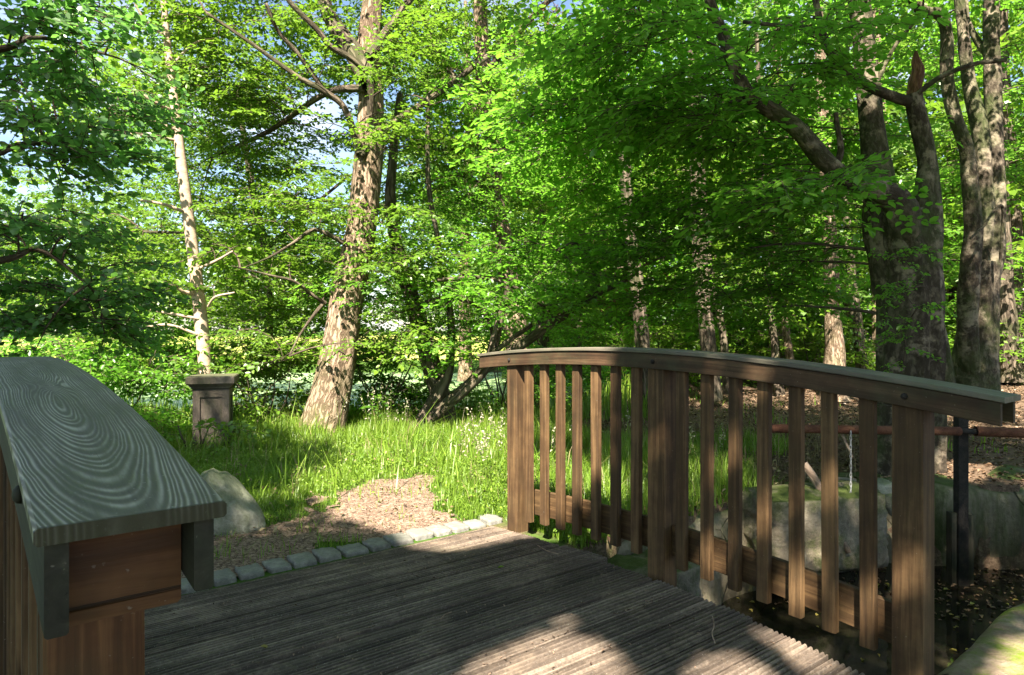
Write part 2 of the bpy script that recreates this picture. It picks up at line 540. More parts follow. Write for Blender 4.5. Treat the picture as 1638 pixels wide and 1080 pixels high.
def tube_obj(name, ctrl, mat, parent=None, seg=14, n=None, lump=.12, flare=0, seed=0):
    """ctrl: list of (point, radius)"""
    pts = [c[0] for c in ctrl]; rad = [c[1] for c in ctrl]
    n = n or max(8, 7 * len(pts))
    p, r = catmull(pts, rad, n)
    V, Q, Gc = tube_arrays(p, r, seg, lump, flare, seed)
    # close the far end
    V = np.vstack([V, p[-1:]]); Gc = np.vstack([Gc, Gc[-1:]])
    last = np.arange((n - 1) * seg, n * seg)
    capq = np.stack([last, np.roll(last, -1), np.full(seg, len(V) - 1), np.full(seg, len(V) - 1)], -1)
    me = raw_mesh(name, V, Q, np.full(len(V), .5), [mat], gr=Gc)
    import bmesh
    bm = bmesh.new(); bm.from_mesh(me); bm.verts.ensure_lookup_table()
    for i in range(seg):
        try: bm.faces.new([bm.verts[last[i]], bm.verts[last[(i + 1) % seg]], bm.verts[len(V) - 1]])
        except ValueError: pass
    bm.to_mesh(me); bm.free()
    me.polygons.foreach_set('use_smooth', [True] * len(me.polygons))
    return link(name, me, parent), p, r


# ------------------------------------------------------------------ foliage
LEAF = {
    2: (np.array([(0, 0, 0), (.28, -.29, .05), (.68, -.25, .05), (1, 0, -.07), (.68, .25, .05), (.28, .29, .05)]), np.array([(0, 1, 2, 3), (0, 3, 4, 5)])),
    1: (np.array([(0, 0, 0), (.42, -.31, .07), (1, 0, -.05), (.42, .31, .07)]), np.array([(0, 1, 2, 3)])),
    3: (np.array([(0, 0, 0), (.22, -.4, .05), (.66, -.42, .05), (1, 0, -.08), (.66, .42, .05), (.22, .4, .05)]), np.array([(0, 1, 2, 3), (0, 3, 4, 5)])),
}


def make_spray(rng, L, leaf, nside=5, lod=2, droop=.18, wid=.5, sp=.62, wild=.28):
    nodes = []   # (pos, angle)
    segs = []
    def axis(p0, ang, ln, dr, r):
        k = max(2, int(ln / (leaf * sp)))
        px = []
        a = ang
        p = np.array(p0, float)
        px.append(p.copy())
        step = ln / k
        for i in range(k):
            a += rng.normal(0, .09)
            p = p + np.array([math.cos(a) * step, math.sin(a) * step, -dr * step * (i + 1) / k + rng.normal(0, .012)])
            px.append(p.copy())
            side = 1 if i % 2 else -1
            nodes.append((p.copy(), a + side * rng.uniform(.6, 1.1)))
        nodes.append((p.copy(), a))
        segs.append((px[0], px[len(px) // 2], r)); segs.append((px[len(px) // 2], px[-1], r * .6))
        return px
    main = axis((0, 0, 0), 0, L, droop, .0045)
    for i in range(nside):
        t = .12 + .75 * i / max(1, nside - 1) + rng.uniform(-.05, .05)
        q = main[min(len(main) - 1, max(0, int(t * (len(main) - 1))))]
        s = 1 if i % 2 else -1
        axis(q, s * rng.uniform(.65, 1.05), wid * L * (1.05 - .7 * t) * rng.uniform(.7, 1.15), droop * 1.3, .003)
    lv, lf = LEAF[lod]
    N = len(nodes)
    pos = np.array([n[0] for n in nodes]); ang = np.array([n[1] for n in nodes])
    pit = rng.normal(-.2, wild, N); rol = rng.normal(0, wild * 1.2, N)
    size = leaf * np.clip(rng.normal(.9, .2, N), .4, 1.3)
    dx = np.stack([np.cos(ang) * np.cos(pit), np.sin(ang) * np.cos(pit), np.sin(pit)], -1)
    side = np.stack([-np.sin(ang), np.cos(ang), np.zeros(N)], -1)
    up = np.cross(dx, side)
    s2 = side * np.cos(rol)[:, None] + up * np.sin(rol)[:, None]
    u2 = np.cross(dx, s2)
    V = pos[:, None, :] + size[:, None, None] * (lv[None, :, 0:1] * dx[:, None] + lv[None, :, 1:2] * s2[:, None] + lv[None, :, 2:3] * u2[:, None])
    k = len(lv)
    Q = (lf[None] + (np.arange(N) * k)[:, None, None]).reshape(-1, 4)
    V = V.reshape(-1, 3)
    tint = np.repeat(rng.random(N), k)
    # twigs
    tv = []; tq = []
    for a, b, r in segs:
        d = b - a; d = d / (np.linalg.norm(d) + 1e-9)
        x = np.cross(d, [0, 0, 1.]); x /= np.linalg.norm(x) + 1e-9; y = np.cross(d, x)
        o = len(tv)
        for p, rr in ((a, r), (b, r * .6)):
            for h in range(3):
                c, s_ = math.cos(h * 2.094), math.sin(h * 2.094)
                tv.append(p + x * c * rr + y * s_ * rr)
        for h in range(3):
            g = (h + 1) % 3
            tq.append((o + h, o + g, o + 3 + g, o + 3 + h))
    return V, Q, tint, np.array(tv), np.array(tq)


def sprays(seed, n=7, **kw):
    rng = np.random.default_rng(seed)
    return [make_spray(rng, **kw) for _ in range(n)]


class Crown:
    def __init__(self):
        self.V = []; self.Q = []; self.T = []; self.MI = []; self.G = []; self.o = 0

    def push(self, V, Q, T, mi, Gc=None):
        if len(V) == 0: return
        self.V.append(V); self.Q.append(Q + self.o); self.T.append(T); self.MI.append(np.full(len(Q), mi))
        self.G.append(V if Gc is None else Gc); self.o += len(V)

    def place(self, temps, pos, yaw, pitch, roll, scale, rng, shift=0.0, twigs=True):
        n = len(pos)
        if n == 0: return
        which = rng.integers(0, len(temps), n)
        for k, (V, Q, T, tv, tq) in enumerate(temps):
            s = np.nonzero(which == k)[0]
            if len(s) == 0: continue
            cy, sy = np.cos(yaw[s]), np.sin(yaw[s]); cp, sp = np.cos(pitch[s]), np.sin(pitch[s]); cr, sr = np.cos(roll[s]), np.sin(roll[s])
            X = np.stack([cy * cp, sy * cp, sp], -1)
            Y0 = np.stack([-sy, cy, 0 * sy], -1); Z0 = np.cross(X, Y0)
            Y = Y0 * cr[:, None] + Z0 * sr[:, None]; Z = np.cross(X, Y)
            def tf(A):
                return (pos[s][:, None] + scale[s][:, None, None] * (A[None, :, 0:1] * X[:, None] + A[None, :, 1:2] * Y[:, None] + A[None, :, 2:3] * Z[:, None])).reshape(-1, 3)
            spray_t = rng.uniform(-.3, .3, len(s)) + shift
            tt = np.clip(T[None] * .6 + .2 + spray_t[:, None], 0, 1).ravel()
            self.push(tf(V), (Q[None] + (np.arange(len(s)) * len(V))[:, None, None]).reshape(-1, 4), tt, 0)
            if twigs:
                self.push(tf(tv), (tq[None] + (np.arange(len(s)) * len(tv))[:, None, None]).reshape(-1, 4), np.full(len(s) * len(tv), .5), 1)

    def mesh(self, name, leafm, twigm):
        return raw_mesh(name, np.vstack(self.V), np.vstack(self.Q), np.concatenate(self.T), [leafm, twigm], np.concatenate(self.MI), np.vstack(self.G))


def ell(rng, c, r, n, inner=.0):
    d = rng.normal(size=(n, 3)); d /= np.linalg.norm(d, axis=1)[:, None]
    q = (inner + (1 - inner) * rng.random(n) ** (1 / 2.2))[:, None]
    return np.asarray(c) + d * q * np.asarray(r)


def grow(cr, temps, src, targets, rng, dens=5.5, keep=None, r0=.012, t0=.3, shift=0, scale=(.8, 1.15), flat=.18, arch=.16, tubes=True):
    """branches from the nearest wood to each target; sprays along their outer part"""
    src = np.asarray(src)
    PP = []; YA = []; PI = []
    thick = np.full(len(src), 1.0)
    targets = np.asarray(targets)
    d0_ = np.array([np.linalg.norm(src - T, axis=1).min() for T in targets])
    for T in targets[np.argsort(d0_)]:
        pen = np.linalg.norm(src - T, axis=1) + 1.0 * np.maximum(0, src[:, 2] - T[2] + .1)
        jb = int(np.argmin(pen)); b = src[jb]
        d = np.linalg.norm(T - b)
        if d < .15: continue
        m = (b + T) / 2 + np.array([rng.normal(0, .1 * d), rng.normal(0, .1 * d), arch * d])
        k = max(5, int(d * 4))
        tt = np.linspace(0, 1, k)[:, None]
        path = (1 - tt) ** 2 * b + 2 * tt * (1 - tt) * m + tt ** 2 * T
        path[1:] += rng.normal(0, .015 * d, (k - 1, 3)) * np.linspace(0, 1, k - 1)[:, None]
        if keep is not None and not keep(T[None])[0]:
            continue
        if tubes:
            rr = np.linspace(min(thick[jb], r0 * (.45 + .5 * min(d, 2.0))), .003, k)
            q0 = max(1, k // 4)
            src = np.vstack([src, path[q0:-1]]); thick = np.concatenate([thick, rr[q0:-1] * .85])
            V, Q, Gc = tube_arrays(path, rr, 5)
            cr.push(V, Q, np.full(len(V), .5), 1, Gc)
        ns = max(2, int(d * dens * (1 - t0)) + 1)
        for i in range(ns):
            t = t0 + (1 - t0) * (i + .5 * rng.random()) / ns
            j = min(k - 2, int(t * (k - 1))); f = t * (k - 1) - j
            p = path[j] * (1 - f) + path[j + 1] * f
            tg = path[j + 1] - path[j]
            ya = math.atan2(tg[1], tg[0]) + (1 if i % 2 else -1) * rng.uniform(.35, 1.25)
            PP.append(p); YA.append(ya); PI.append(rng.normal(.02, flat))
        tg = path[-1] - path[-2]
        PP.append(path[-1]); YA.append(math.atan2(tg[1], tg[0])); PI.append(rng.normal(-.08, flat))
    if not PP: return
    PP = np.array(PP); YA = np.array(YA); PI = np.array(PI)
    if keep is not None:
        kk = keep(PP); PP, YA, PI = PP[kk], YA[kk], PI[kk]
    cr.place(temps, PP, YA, PI, rng.normal(0, .28, len(PP)), rng.uniform(scale[0], scale[1], len(PP)), rng, shift)


def crown_obj(cr, leafm, parent, name='crown', twigm=None):
    return link(name, cr.mesh(name, leafm, twigm or M['twig']), parent)


# ------------------------------------------------------------------ where the added shade crown is left open to the sun
LIT = [[G(*q) for q in [(480, 690), (462, 760), (505, 800), (545, 832), (620, 852), (655, 880), (725, 893), (790, 880), (845, 868), (905, 868), (985, 868), (1010, 800), (1000, 770), (850, 735), (800, 700), (800, 640), (480, 640)]],
       [G(q[0], q[1], .06) for q in [(720, 1070), (810, 1018), (880, 998), (965, 1003), (1030, 1060), (995, 1140), (720, 1150)]],
       [G(q[0], q[1], .06) for q in [(1085, 1045), (1150, 1022), (1220, 1040), (1290, 1090), (1200, 1140), (1090, 1120)]],
       [G(q[0], q[1], .06) for q in [(1190, 985), (1290, 1000), (1360, 1060), (1280, 1060)]],
       [G(q[0], q[1], .06) for q in [(870, 985), (905, 970), (940, 985), (900, 1000)]],
       [G(q[0], q[1], .03) for q in [(1560, 1075), (1600, 1030), (1660, 1000), (1700, 1080), (1620, 1100)]],
       [G(q[0], q[1]) for q in [(1480, 760), (1500, 735), (1600, 745), (1570, 775)]],
       [G(q[0], q[1]) for q in [(1185, 665), (1240, 652), (1330, 662), (1290, 680)]]]


def fleck(u, v, z, r):
    # a gap cut in the crown so that light falls on a spot (u, v, z) of the bridge
    x, y, zz = W(u, v, z)
    x -= TOSUN[0] * zz / TOSUN[2]; y -= TOSUN[1] * zz / TOSUN[2]
    return [(x + r * math.cos(t) * (1 + .3 * math.sin(3 * t + u * 9)), y + 1.3 * r * math.sin(t)) for t in np.linspace(0, 6.28, 11)[:-1]]


LIT += [fleck(2.3, v, z, r) for v, z, r in [(3.0, -.42, .07), (3.0, -.85, .08), (2.8, -.3, .06), (2.55, -.75, .07), (2.6, -.15, .06), (2.3, -.14, .07), (1.95, -.5, .05), (1.6, -.5, .07), (1.65, -.92, .08), (1.4, -.7, .06), (1.3, -.95, .09), (1.08, -.95, .08), (1.15, -.55, .05), (.92, -.78, .06), (1.45, -.2, .05), (.92, -1.2, .06)]]


def landing(p):
    p = np.asarray(p)
    return p[:, 0] - TOSUN[0] * p[:, 2] / TOSUN[2], p[:, 1] - TOSUN[1] * p[:, 2] / TOSUN[2]


def sunlit(p):
    x, y = landing(p)
    m = np.zeros(len(x), bool)
    for q in LIT: m |= in_poly(x, y, q)
    m |= (y > 6.95) & (x < .3 + .02 * y) & (x > -12)
    return m


def shade_keep(p):
    return ~sunlit(p)


# ------------------------------------------------------------------ terrain
FARW = [UV(-9, 2.75), UV(0, 2.72), UV(2.45, 2.55), (.95, 3.98), (1.55, 4.45), (2.1, 4.8), (2.95, 4.98), (3.72, 4.82), (4.3, 5.3), (6.5, 6.6), (14, 10)]
NEARW = [UV(14, .9), UV(2.6, .88), UV(-9, .85)]
CHANNEL = FARW + NEARW
POND = [(-9, 10.0), (-4, 8.9), (-1.6, 8.8), (-.2, 9.4), (1.2, 10.2), (2.4, 13.5), (3.2, 18), (-3, 22.5), (-16, 22.5), (-20, 14)]


def gz(x, y):
    x = np.asarray(x, float); y = np.asarray(y, float)
    far = np.clip((y - 5.5) / 4, 0, 1)
    z = .10 * (vnoise(x * .7 + 20, y * .7 + 9) - .5) * far + .25 * (vnoise(x * .15 + 3, y * .15 + 31) - .5) * far
    # the wood floor climbs gently on the right
    z = z + .05 * np.clip(x - 3, 0, 8) * np.clip((y - 6) / 6, 0, 1)
    return z


def axis_coords(lo, hi, step, far, grow_):
    a = list(np.arange(lo, hi + 1e-6, step)); s = step
    b = a[-1]; up = []
    while b < far:
        s *= grow_; b += s; up.append(b)
    s = step; b = a[0]; dn = []
    while b > -far:
        s *= grow_; b -= s; dn.append(b)
    return np.array(dn[::-1] + a + up)


def build_ground():
    xs = axis_coords(-6, 6.5, .07, 260, 1.22); ys = axis_coords(-1, 9.5, .07, 260, 1.22)
    X, Y = np.meshgrid(xs, ys, indexing='ij')
    Z = gz(X, Y)
    ch = in_poly(X, Y, CHANNEL); pd = in_poly(X, Y, POND)
    Z = np.where(ch, -.85, Z); Z = np.where(pd, -.55, Z)
    n, m = X.shape
    idx = np.arange(n * m).reshape(n, m)
    Q = np.stack([idx[:-1, :-1], idx[1:, :-1], idx[1:, 1:], idx[:-1, 1:]], -1).reshape(-1, 4)
    V = np.stack([X, Y, Z], -1).reshape(-1, 3)
    me = raw_mesh('ground', V, Q, np.full(len(V), .5), [M['ground']])
    me.polygons.foreach_set('use_smooth', [True] * len(Q))
    tag(link('ground', me), 'brown leaf-littered woodland floor with grass on the left bank', kind='structure')


def sheet(name, poly, z, mat, label, step=.5):
    import bmesh
    bm = bmesh.new()
    bm.faces.new([bm.verts.new((x, y, z)) for x, y in poly])
    bmesh.ops.triangulate(bm, faces=bm.faces[:])
    me = bpy.data.meshes.new(name); bm.to_mesh(me); bm.free(); me.materials.append(mat)
    return tag(link(name, me), label, kind='structure')


build_ground()
big = [(x * 1.0, y * 1.0) for x, y in POND]
sheet('pond', [(-30, 8), (6, 8), (6, 26), (-30, 26)], -.30, M['pond'], 'pale green algae-covered pond behind the trees')
# stream: a sheet under the bank edges
sheet('stream', [(-14, -6), (16, 1), (16, 11), (4, 6.5), (-3, 5), (-14, 1)], -.60, M['stream'], 'dark stream with floating leaves under the footbridge')

# meadow beyond the pond, standing a little higher
mx = np.linspace(-70, 1.5, 40); my = np.linspace(23, 52, 24)
X, Y = np.meshgrid(mx, my, indexing='ij'); Zm = gz(X, Y) + .14 + .012 * (Y - 23) - np.where(Y < 23.5, .75, 0)
idx = np.arange(X.size).reshape(X.shape)
Q = np.stack([idx[:-1, :-1], idx[1:, :-1], idx[1:, 1:], idx[:-1, 1:]], -1).reshape(-1, 4)
tag(link('meadow', raw_mesh('meadow', np.stack([X, Y, Zm], -1).reshape(-1, 3), Q, np.full(X.size, .5), [M['meadow']])), 'sunlit yellow-green meadow on the far side of the pond', kind='structure')

# bark chip path
PATH = [UV(.05, 3.2), UV(2.1, 3.2), UV(2.12, 3.38), G(712, 842), G(690, 815), G(698, 770), G(650, 768), G(590, 775), G(545, 795), G(530, 815), G(490, 800), G(470, 830), G(420, 845), G(330, 860), G(250, 900)]
def jitter(x, y):
    return (x + .30 * (vnoise(x * 3.1, y * 3.1) - .5) + .16 * (vnoise(x * 11, y * 11) - .5), y + .34 * (vnoise(x * 3.1 + 30, y * 3.1) - .5) + .2 * (vnoise(x * 11 + 30, y * 11) - .5))


px_ = np.arange(-3.5, .8, .022); py_ = np.arange(2.3, 5.8, .022)
X, Y = np.meshgrid(px_, py_, indexing='ij')
jx, jy = jitter(X, Y)
ins = in_poly(jx, jy, PATH) & (to_uv(X, Y)[1] > 3.19)
Zp = gz(X, Y) + .006 + .012 * (vnoise(X * 9, Y * 9) - .3)
idx = np.arange(X.size).reshape(X.shape)
Q = np.stack([idx[:-1, :-1], idx[1:, :-1], idx[1:, 1:], idx[:-1, 1:]], -1).reshape(-1, 4)
qi = ins.reshape(-1)[Q].all(1)
pm = raw_mesh('path', np.stack([X, Y, Zp], -1).reshape(-1, 3), Q[qi], np.full(X.size, .5), [M['path']])
tag(link('path', pm), 'short path of brown bark chips leading off the bridge', kind='structure')


def on_path(x, y):
    jx, jy = jitter(x, y)
    return in_poly(jx, jy, PATH)


# ------------------------------------------------------------------ the footbridge
bridge = empty('footbridge', W(1.2, 1.9, -CZ))
tag(bridge, 'small arched wooden footbridge with ribbed deck and two slatted railings', 'footbridge')


def deck_z(v): return -1.095 - .045 * (v - 2.0) ** 2


def build_deck():
    mb = MB()
    u0, u1 = -.06, 2.265
    v = .68; k = 0
    rng = np.random.default_rng(5)
    us = np.linspace(0, 1, 40)
    while v < 3.13:
        bw = .150
        ribs = 6
        prof = []      # (dv, dz)
        rp = (bw - .022) / ribs
        for i in range(ribs):
            b = .011 + i * rp
            prof += [(b + rp * .0, -.015), (b + rp * .13, -.007), (b + rp * .27, -.0012), (b + rp * .46, 0), (b + rp * .62, -.0008), (b + rp * .79, -.006), (b + rp * .92, -.015)]
        prof = [(.002, -.03), (.003, -.0025), (.0075, -.001)] + prof + [(bw - .0075, -.001), (bw - .003, -.0025), (bw - .002, -.03)]
        prof = np.array(prof)
        e0 = u0 + rng.normal(0, .012); e1 = u1 + rng.normal(0, .011)
        dz = rng.normal(0, .0022); skew = rng.normal(0, .004)
        wear = rng.random()
        rib_id = np.clip(((prof[:, 0] - .011) / rp).astype(int), 0, ribs - 1)
        depth = np.clip(rng.normal(1.0, .12, ribs), .5, 1.2)[rib_id]
        rt_ = np.clip(rng.normal(.5, .1, ribs), 0, 1)[rib_id]
        V = []; Gc = []
        for a in us:
            u = e0 + (e1 - e0) * a
            vv = v + prof[:, 0] + skew * (a - .5) + .0013 * (vnoise(np.full(len(prof), u * 6), prof[:, 0] * 60 + k * 7) - .5)
            wr = vnoise(np.full(len(prof), u * 2.3 + k * 3.7), prof[:, 0] * 22 + k * 5.1)
            zz = prof[:, 1] * np.where(prof[:, 1] > -.02, depth * np.clip(1.25 - 1.0 * np.clip(wr - .55, 0, 1) * 2.6, .15, 1.2), 1)
            zz = zz + dz + deck_z(vv) + .0022 * (vnoise(np.full(len(prof), u * 14), rib_id * 3.3 + k * 11.) - .5) - .004 * np.clip(wr - .62, 0, 1)
            for j in range(len(prof)):
                V.append(W(u, vv[j], zz[j])); Gc.append((u + k * 2.3, prof[j, 0] + k * .4, zz[j]))
        n = len(prof)
        fs = [(i * n + j, i * n + j + 1, (i + 1) * n + j + 1, (i + 1) * n + j) for i in range(len(us) - 1) for j in range(n - 1)]
        o = (len(us) - 1) * n
        # solid end and underside
        fs.append(tuple(range(o, o + n))); fs.append(tuple(range(n))[::-1])
        fs += [(i * n + n - 1, i * n, (i + 1) * n, (i + 1) * n + n - 1) for i in range(len(us) - 1)]
        bt_ = rng.uniform(-.1, .1)
        mb.add(V, fs, Gc, np.tile(np.clip(rt_ + bt_, 0, 1), len(us)))
        v += bw + .005; k += 1
    mb.build('deck', M['deck'], bridge)
    for u in (.15, 2.17):
        b = MB(); rings = []; gs = []
        for v in np.linspace(.7, 3.1, 14):
            zc = deck_z(v) - .03 - .07
            rings.append([W(u + a, v, zc + c) for a, c in section_rect(.05, .069)]); gs.append([(v, a, c) for a, c in section_rect(.05, .069)])
        sweep(b, rings, gs); b.build('side_beam', M['plank'], bridge)


build_deck()


def build_railing(uc, arch, k, label, left=False):
    """uc: centre line; arch(v): top of the cap; k: outward drift along v"""
    rl = empty('railing', W(uc, .65, -CZ), bridge); rl['label'] = label
    U = lambda u, v: u + k * (v - .647)
    rng = np.random.default_rng(3 if left else 9)
    v0, v1 = .647, 3.26 if left else 3.31
    low = lambda v: deck_z(v) + .235 if False else (-.872 - .045 * (v - 2.0) ** 2)
    # cap board
    ct = .0145 if left else .017
    b = MB(); rings = []; gs = []
    for v in np.linspace(v0, v1, 40):
        sr = section_rect(.0725, ct / 2, .0025)
        rings.append([W(U(uc + a, v), v, arch(v) - ct / 2 + c) for a, c in sr]); gs.append([(v, a, c) for a, c in sr])
    sweep(b, rings, gs); b.build('handrail_cap', M['cap'] if left else M['cap2'], rl)
    # planks either side of the posts
    for s in (-1, 1):
        b = MB(); rings = []; gs = []; o = rng.random() * 9
        e = .012 if (left and s < 0) else 0
        for v in np.linspace(v0 + .012, v1 - .012, 36):
            sr = section_rect(.0085, .034 + e / 2, .002)
            rings.append([W(U(uc + s * .0562 + a, v), v, arch(v) - ct - .0355 - e / 2 + c) for a, c in sr]); gs.append([(v + o, a, c + o) for a, c in sr])
        sweep(b, rings, gs); b.build('side_plank', M['oldplank'] if left else M['plank'], rl)
    posts = [.916, 1.95, 3.0] if not left else [.892, 1.91, 2.925]
    for i, v in enumerate(posts):
        b = MB(); rings = []; gs = []; o = rng.random() * 9
        sr = section_rect(.047, .047, .004)
        tilt = rng.normal(0, .004)
        for z in np.linspace(-1.75 if not left else -1.6, arch(v) - ct - .003, 14):
            rings.append([W(U(uc + a, v) + tilt * (z + .6), v + c, z) for a, c in sr]); gs.append([(z + o, a + i, c) for a, c in sr])
        sweep(b, rings, gs, rng.uniform(.3, .7)); b.build('post', M['endwood'] if left and i == 0 else M['rail'], rl)
        # round-headed coach bolts on the inner plank
        for s in (-1, 1):
            b = MB(); uu = U(uc + s * .065, v); zc = arch(v) - ct - .036
            rings = []; 
            for q, rr in ((0, .0105), (.004, .0098), (.0075, .006), (.0085, .001)):
                rings.append([W(uu + s * q, v + rr * math.cos(t), zc + rr * math.sin(t)) for t in np.linspace(0, 2 * np.pi, 12, endpoint=False)])
            sweep(b, rings, rings); b.build('bolt', M['oldplank'] if left else M['iron'], rl, True)
    # lower rail in two lengths, hung behind the balusters
    for a_, c_ in ((posts[0], posts[1]), (posts[1], posts[2])):
        b = MB(); rings = []; gs = []; o = rng.random() * 9
        for v in np.linspace(a_ + .049, c_ - .049, 12):
            sr = section_rect(.013, .069, .003)
            rings.append([W(U(uc + .0215 + a, v), v, low(v) - .069 + c) for a, c in sr]); gs.append([(v + o, a, c + o) for a, c in sr])
        sweep(b, rings, gs); b.build('lower_rail', M['rail'], rl)
        for j in range(1, 8):
            v = a_ + (c_ - a_) * j / 8 + rng.normal(0, .002)
            b = MB(); rings = []; gs = []; o = rng.random() * 30
            sr = section_rect(.0155, .0245, .003)
            lean = rng.normal(0, .0035)
            zb = low(v) - .138 - .028 + rng.normal(0, .003)
            for z in np.linspace(zb, arch(v) - ct - .008, 10):
                rings.append([W(U(uc - .0255 + a, v), v + c + lean * (z + .6), z) for a, c in sr]); gs.append([(z + o, a + j, c) for a, c in sr])
            sweep(b, rings, gs, rng.uniform(.15, .9)); b.build('baluster', M['rail'], rl)
    # block closing the end between the planks, and the spacer blocks beside the posts
    b = MB(); rings = []; gs = []
    sr = section_rect(.046, .046, .003)
    va = v0 + (.05 if left else .10)
    for vv in (va, va + .1):
        rings.append([W(U(uc + a, vv), vv, arch(vv) - ct - .0485 + c) for a, c in sr]); gs.append([(a * 1.0 + .3, c * .6 + .02, vv) for a, c in sr])
    if left:
        sweep(b, rings, gs); b.build('end_block', M['endwood'], rl)
    return rl


build_railing(.0913, lambda v: -.072 - .055 * (v - 1.91) ** 2, -.045, 'near railing with a broad grey-green weathered cap showing its grain', True)
build_railing(2.347, lambda v: -.093 - .047 * (v - 2.15) ** 2, 0, 'far railing of brown balusters under an arched cap board')

# ------------------------------------------------------------------ stones
def blob(name, c, r, mat, parent=None, seed=0, box=.5, amp=.12, sub=4, rot=0.0):
    import bmesh
    bm = bmesh.new(); bmesh.ops.create_icosphere(bm, subdivisions=sub, radius=1)
    for v in bm.verts:
        p = np.array(v.co)
        m = np.abs(p).max()
        p = p * ((1 - box) + box / m)
        k = vnoise(p[0] * 1.7 + seed * 3.1 + p[2], p[1] * 1.7 + seed * 1.7 - p[2]) - .5
        k2 = vnoise(p[0] * 5 + seed + p[2] * 4, p[1] * 5 + 7 - p[2] * 3) - .5
        k3 = abs(vnoise(p[0] * 2.6 + seed * 5 + p[1], p[2] * 3.1 + seed) - .5) + .5 * abs(vnoise(p[0] * 7 + seed * 5 + p[2] * 3, p[1] * 7 + p[2] * 4 + seed) - .5)
        p = p * (1 + amp * 1.7 * k + amp * .6 * k2 - amp * .9 * k3)
        q = np.array([p[0] * r[0], p[1] * r[1], p[2] * r[2]])
        v.co = (c[0] + q[0] * math.cos(rot) - q[1] * math.sin(rot), c[1] + q[0] * math.sin(rot) + q[1] * math.cos(rot), c[2] + q[2])
    me = bpy.data.meshes.new(name); bm.to_mesh(me); bm.free(); me.materials.append(mat)
    me.polygons.foreach_set('use_smooth', [True] * len(me.polygons))
    return link(name, me, parent)


u = .12; i = 0
setts = []
while u < 2.3:
    w_ = random.uniform(.105, .135)
    x, y = UV(u + w_ / 2, 3.235 + random.uniform(-.008, .01))
    o = blob('granite_sett', (x, y, -.023 + random.uniform(-.006, .006)), (w_ / 2 * random.uniform(.92, .99), .072, .05), M['granite'], seed=i + 3, box=.88, amp=.07, sub=4, rot=AX + random.uniform(-.09, .09))
    setts.append(o); u += w_ + .008; i += 1
for j, o in enumerate(setts):
    tag(o, 'grey granite sett in the single row edging the end of the bridge deck', 'paving stone', 'granite setts along the deck end')

# leaning boulder with a pointed back on the left
bx, by = G(372, 858)
bo = blob('boulder', (0, 0, 0), (.17, .14, .27), M['boulder'], seed=5, box=.12, amp=.14, sub=5)
for v in bo.data.vertices:
    z = v.co.z
    v.co.x = v.co.x * (1 - 1.9 * max(0, z)) - .42 * max(0, z + .1)
bo.location = (bx - .03, by + .12, .10)
tag(bo, 'pale grey pointed boulder in the grass beside the path', 'boulder')

# stone pillar
def build_pillar():
    d = 6.35
    cx, cy = (330 - 819) / F * d, d + .15
    root = tag(empty('stone_pillar', (cx, cy, 0)), 'short dark stone pillar with a moulded cap and sunk panel in the grass', 'pillar')
    yaw = R(17)
    def T(x, y, z):
        return (cx + x * math.cos(yaw) - y * math.sin(yaw), cy + x * math.sin(yaw) + y * math.cos(yaw), z)
    hw = .148
    b = MB()
    def ring(h, z): return [T(x, y, z) for x, y in section_rect(h, h, .006)]
    rings = [ring(hw, z) for z in np.linspace(-.1, .575, 6)]
    sweep(b, rings, rings)
    # raised frame leaves a sunk panel on the front and on each side
    for ang in (0, 1, 3):
        c, s = round(math.cos(ang * math.pi / 2)), round(math.sin(ang * math.pi / 2))
        def bar(x0, x1, z0, z1):
            vs = []
            for yy in (-hw - .014, -hw + .004):
                for xx, zz in ((x0, z0), (x1, z0), (x1, z1), (x0, z1)):
                    vs.append(T(xx * c - yy * s, xx * s + yy * c, zz))
            b.add(vs, [(0, 1, 2, 3), (7, 6, 5, 4), (0, 4, 5, 1), (1, 5, 6, 2), (2, 6, 7, 3), (3, 7, 4, 0)])
        bar(-hw - .012, -hw + .05, -.05, .572); bar(hw - .05, hw + .012, -.05, .572)
        bar(-hw + .0502, hw - .0502, .50, .571); bar(-hw + .0502, hw - .0502, -.05, .07)
    b.build('shaft', M['pillar'], root)
    b = MB()
    rings = [ring(h, z) for h, z in ((hw + .006, .577), (hw + .02, .583), (hw + .024, .597), (hw + .045, .615), (hw + .062, .628), (hw + .066, .632), (hw + .066, .69), (hw + .058, .70))]
    sweep(b, rings, rings); b.build('cap', M['pillar'], root)
    return root
build_pillar()

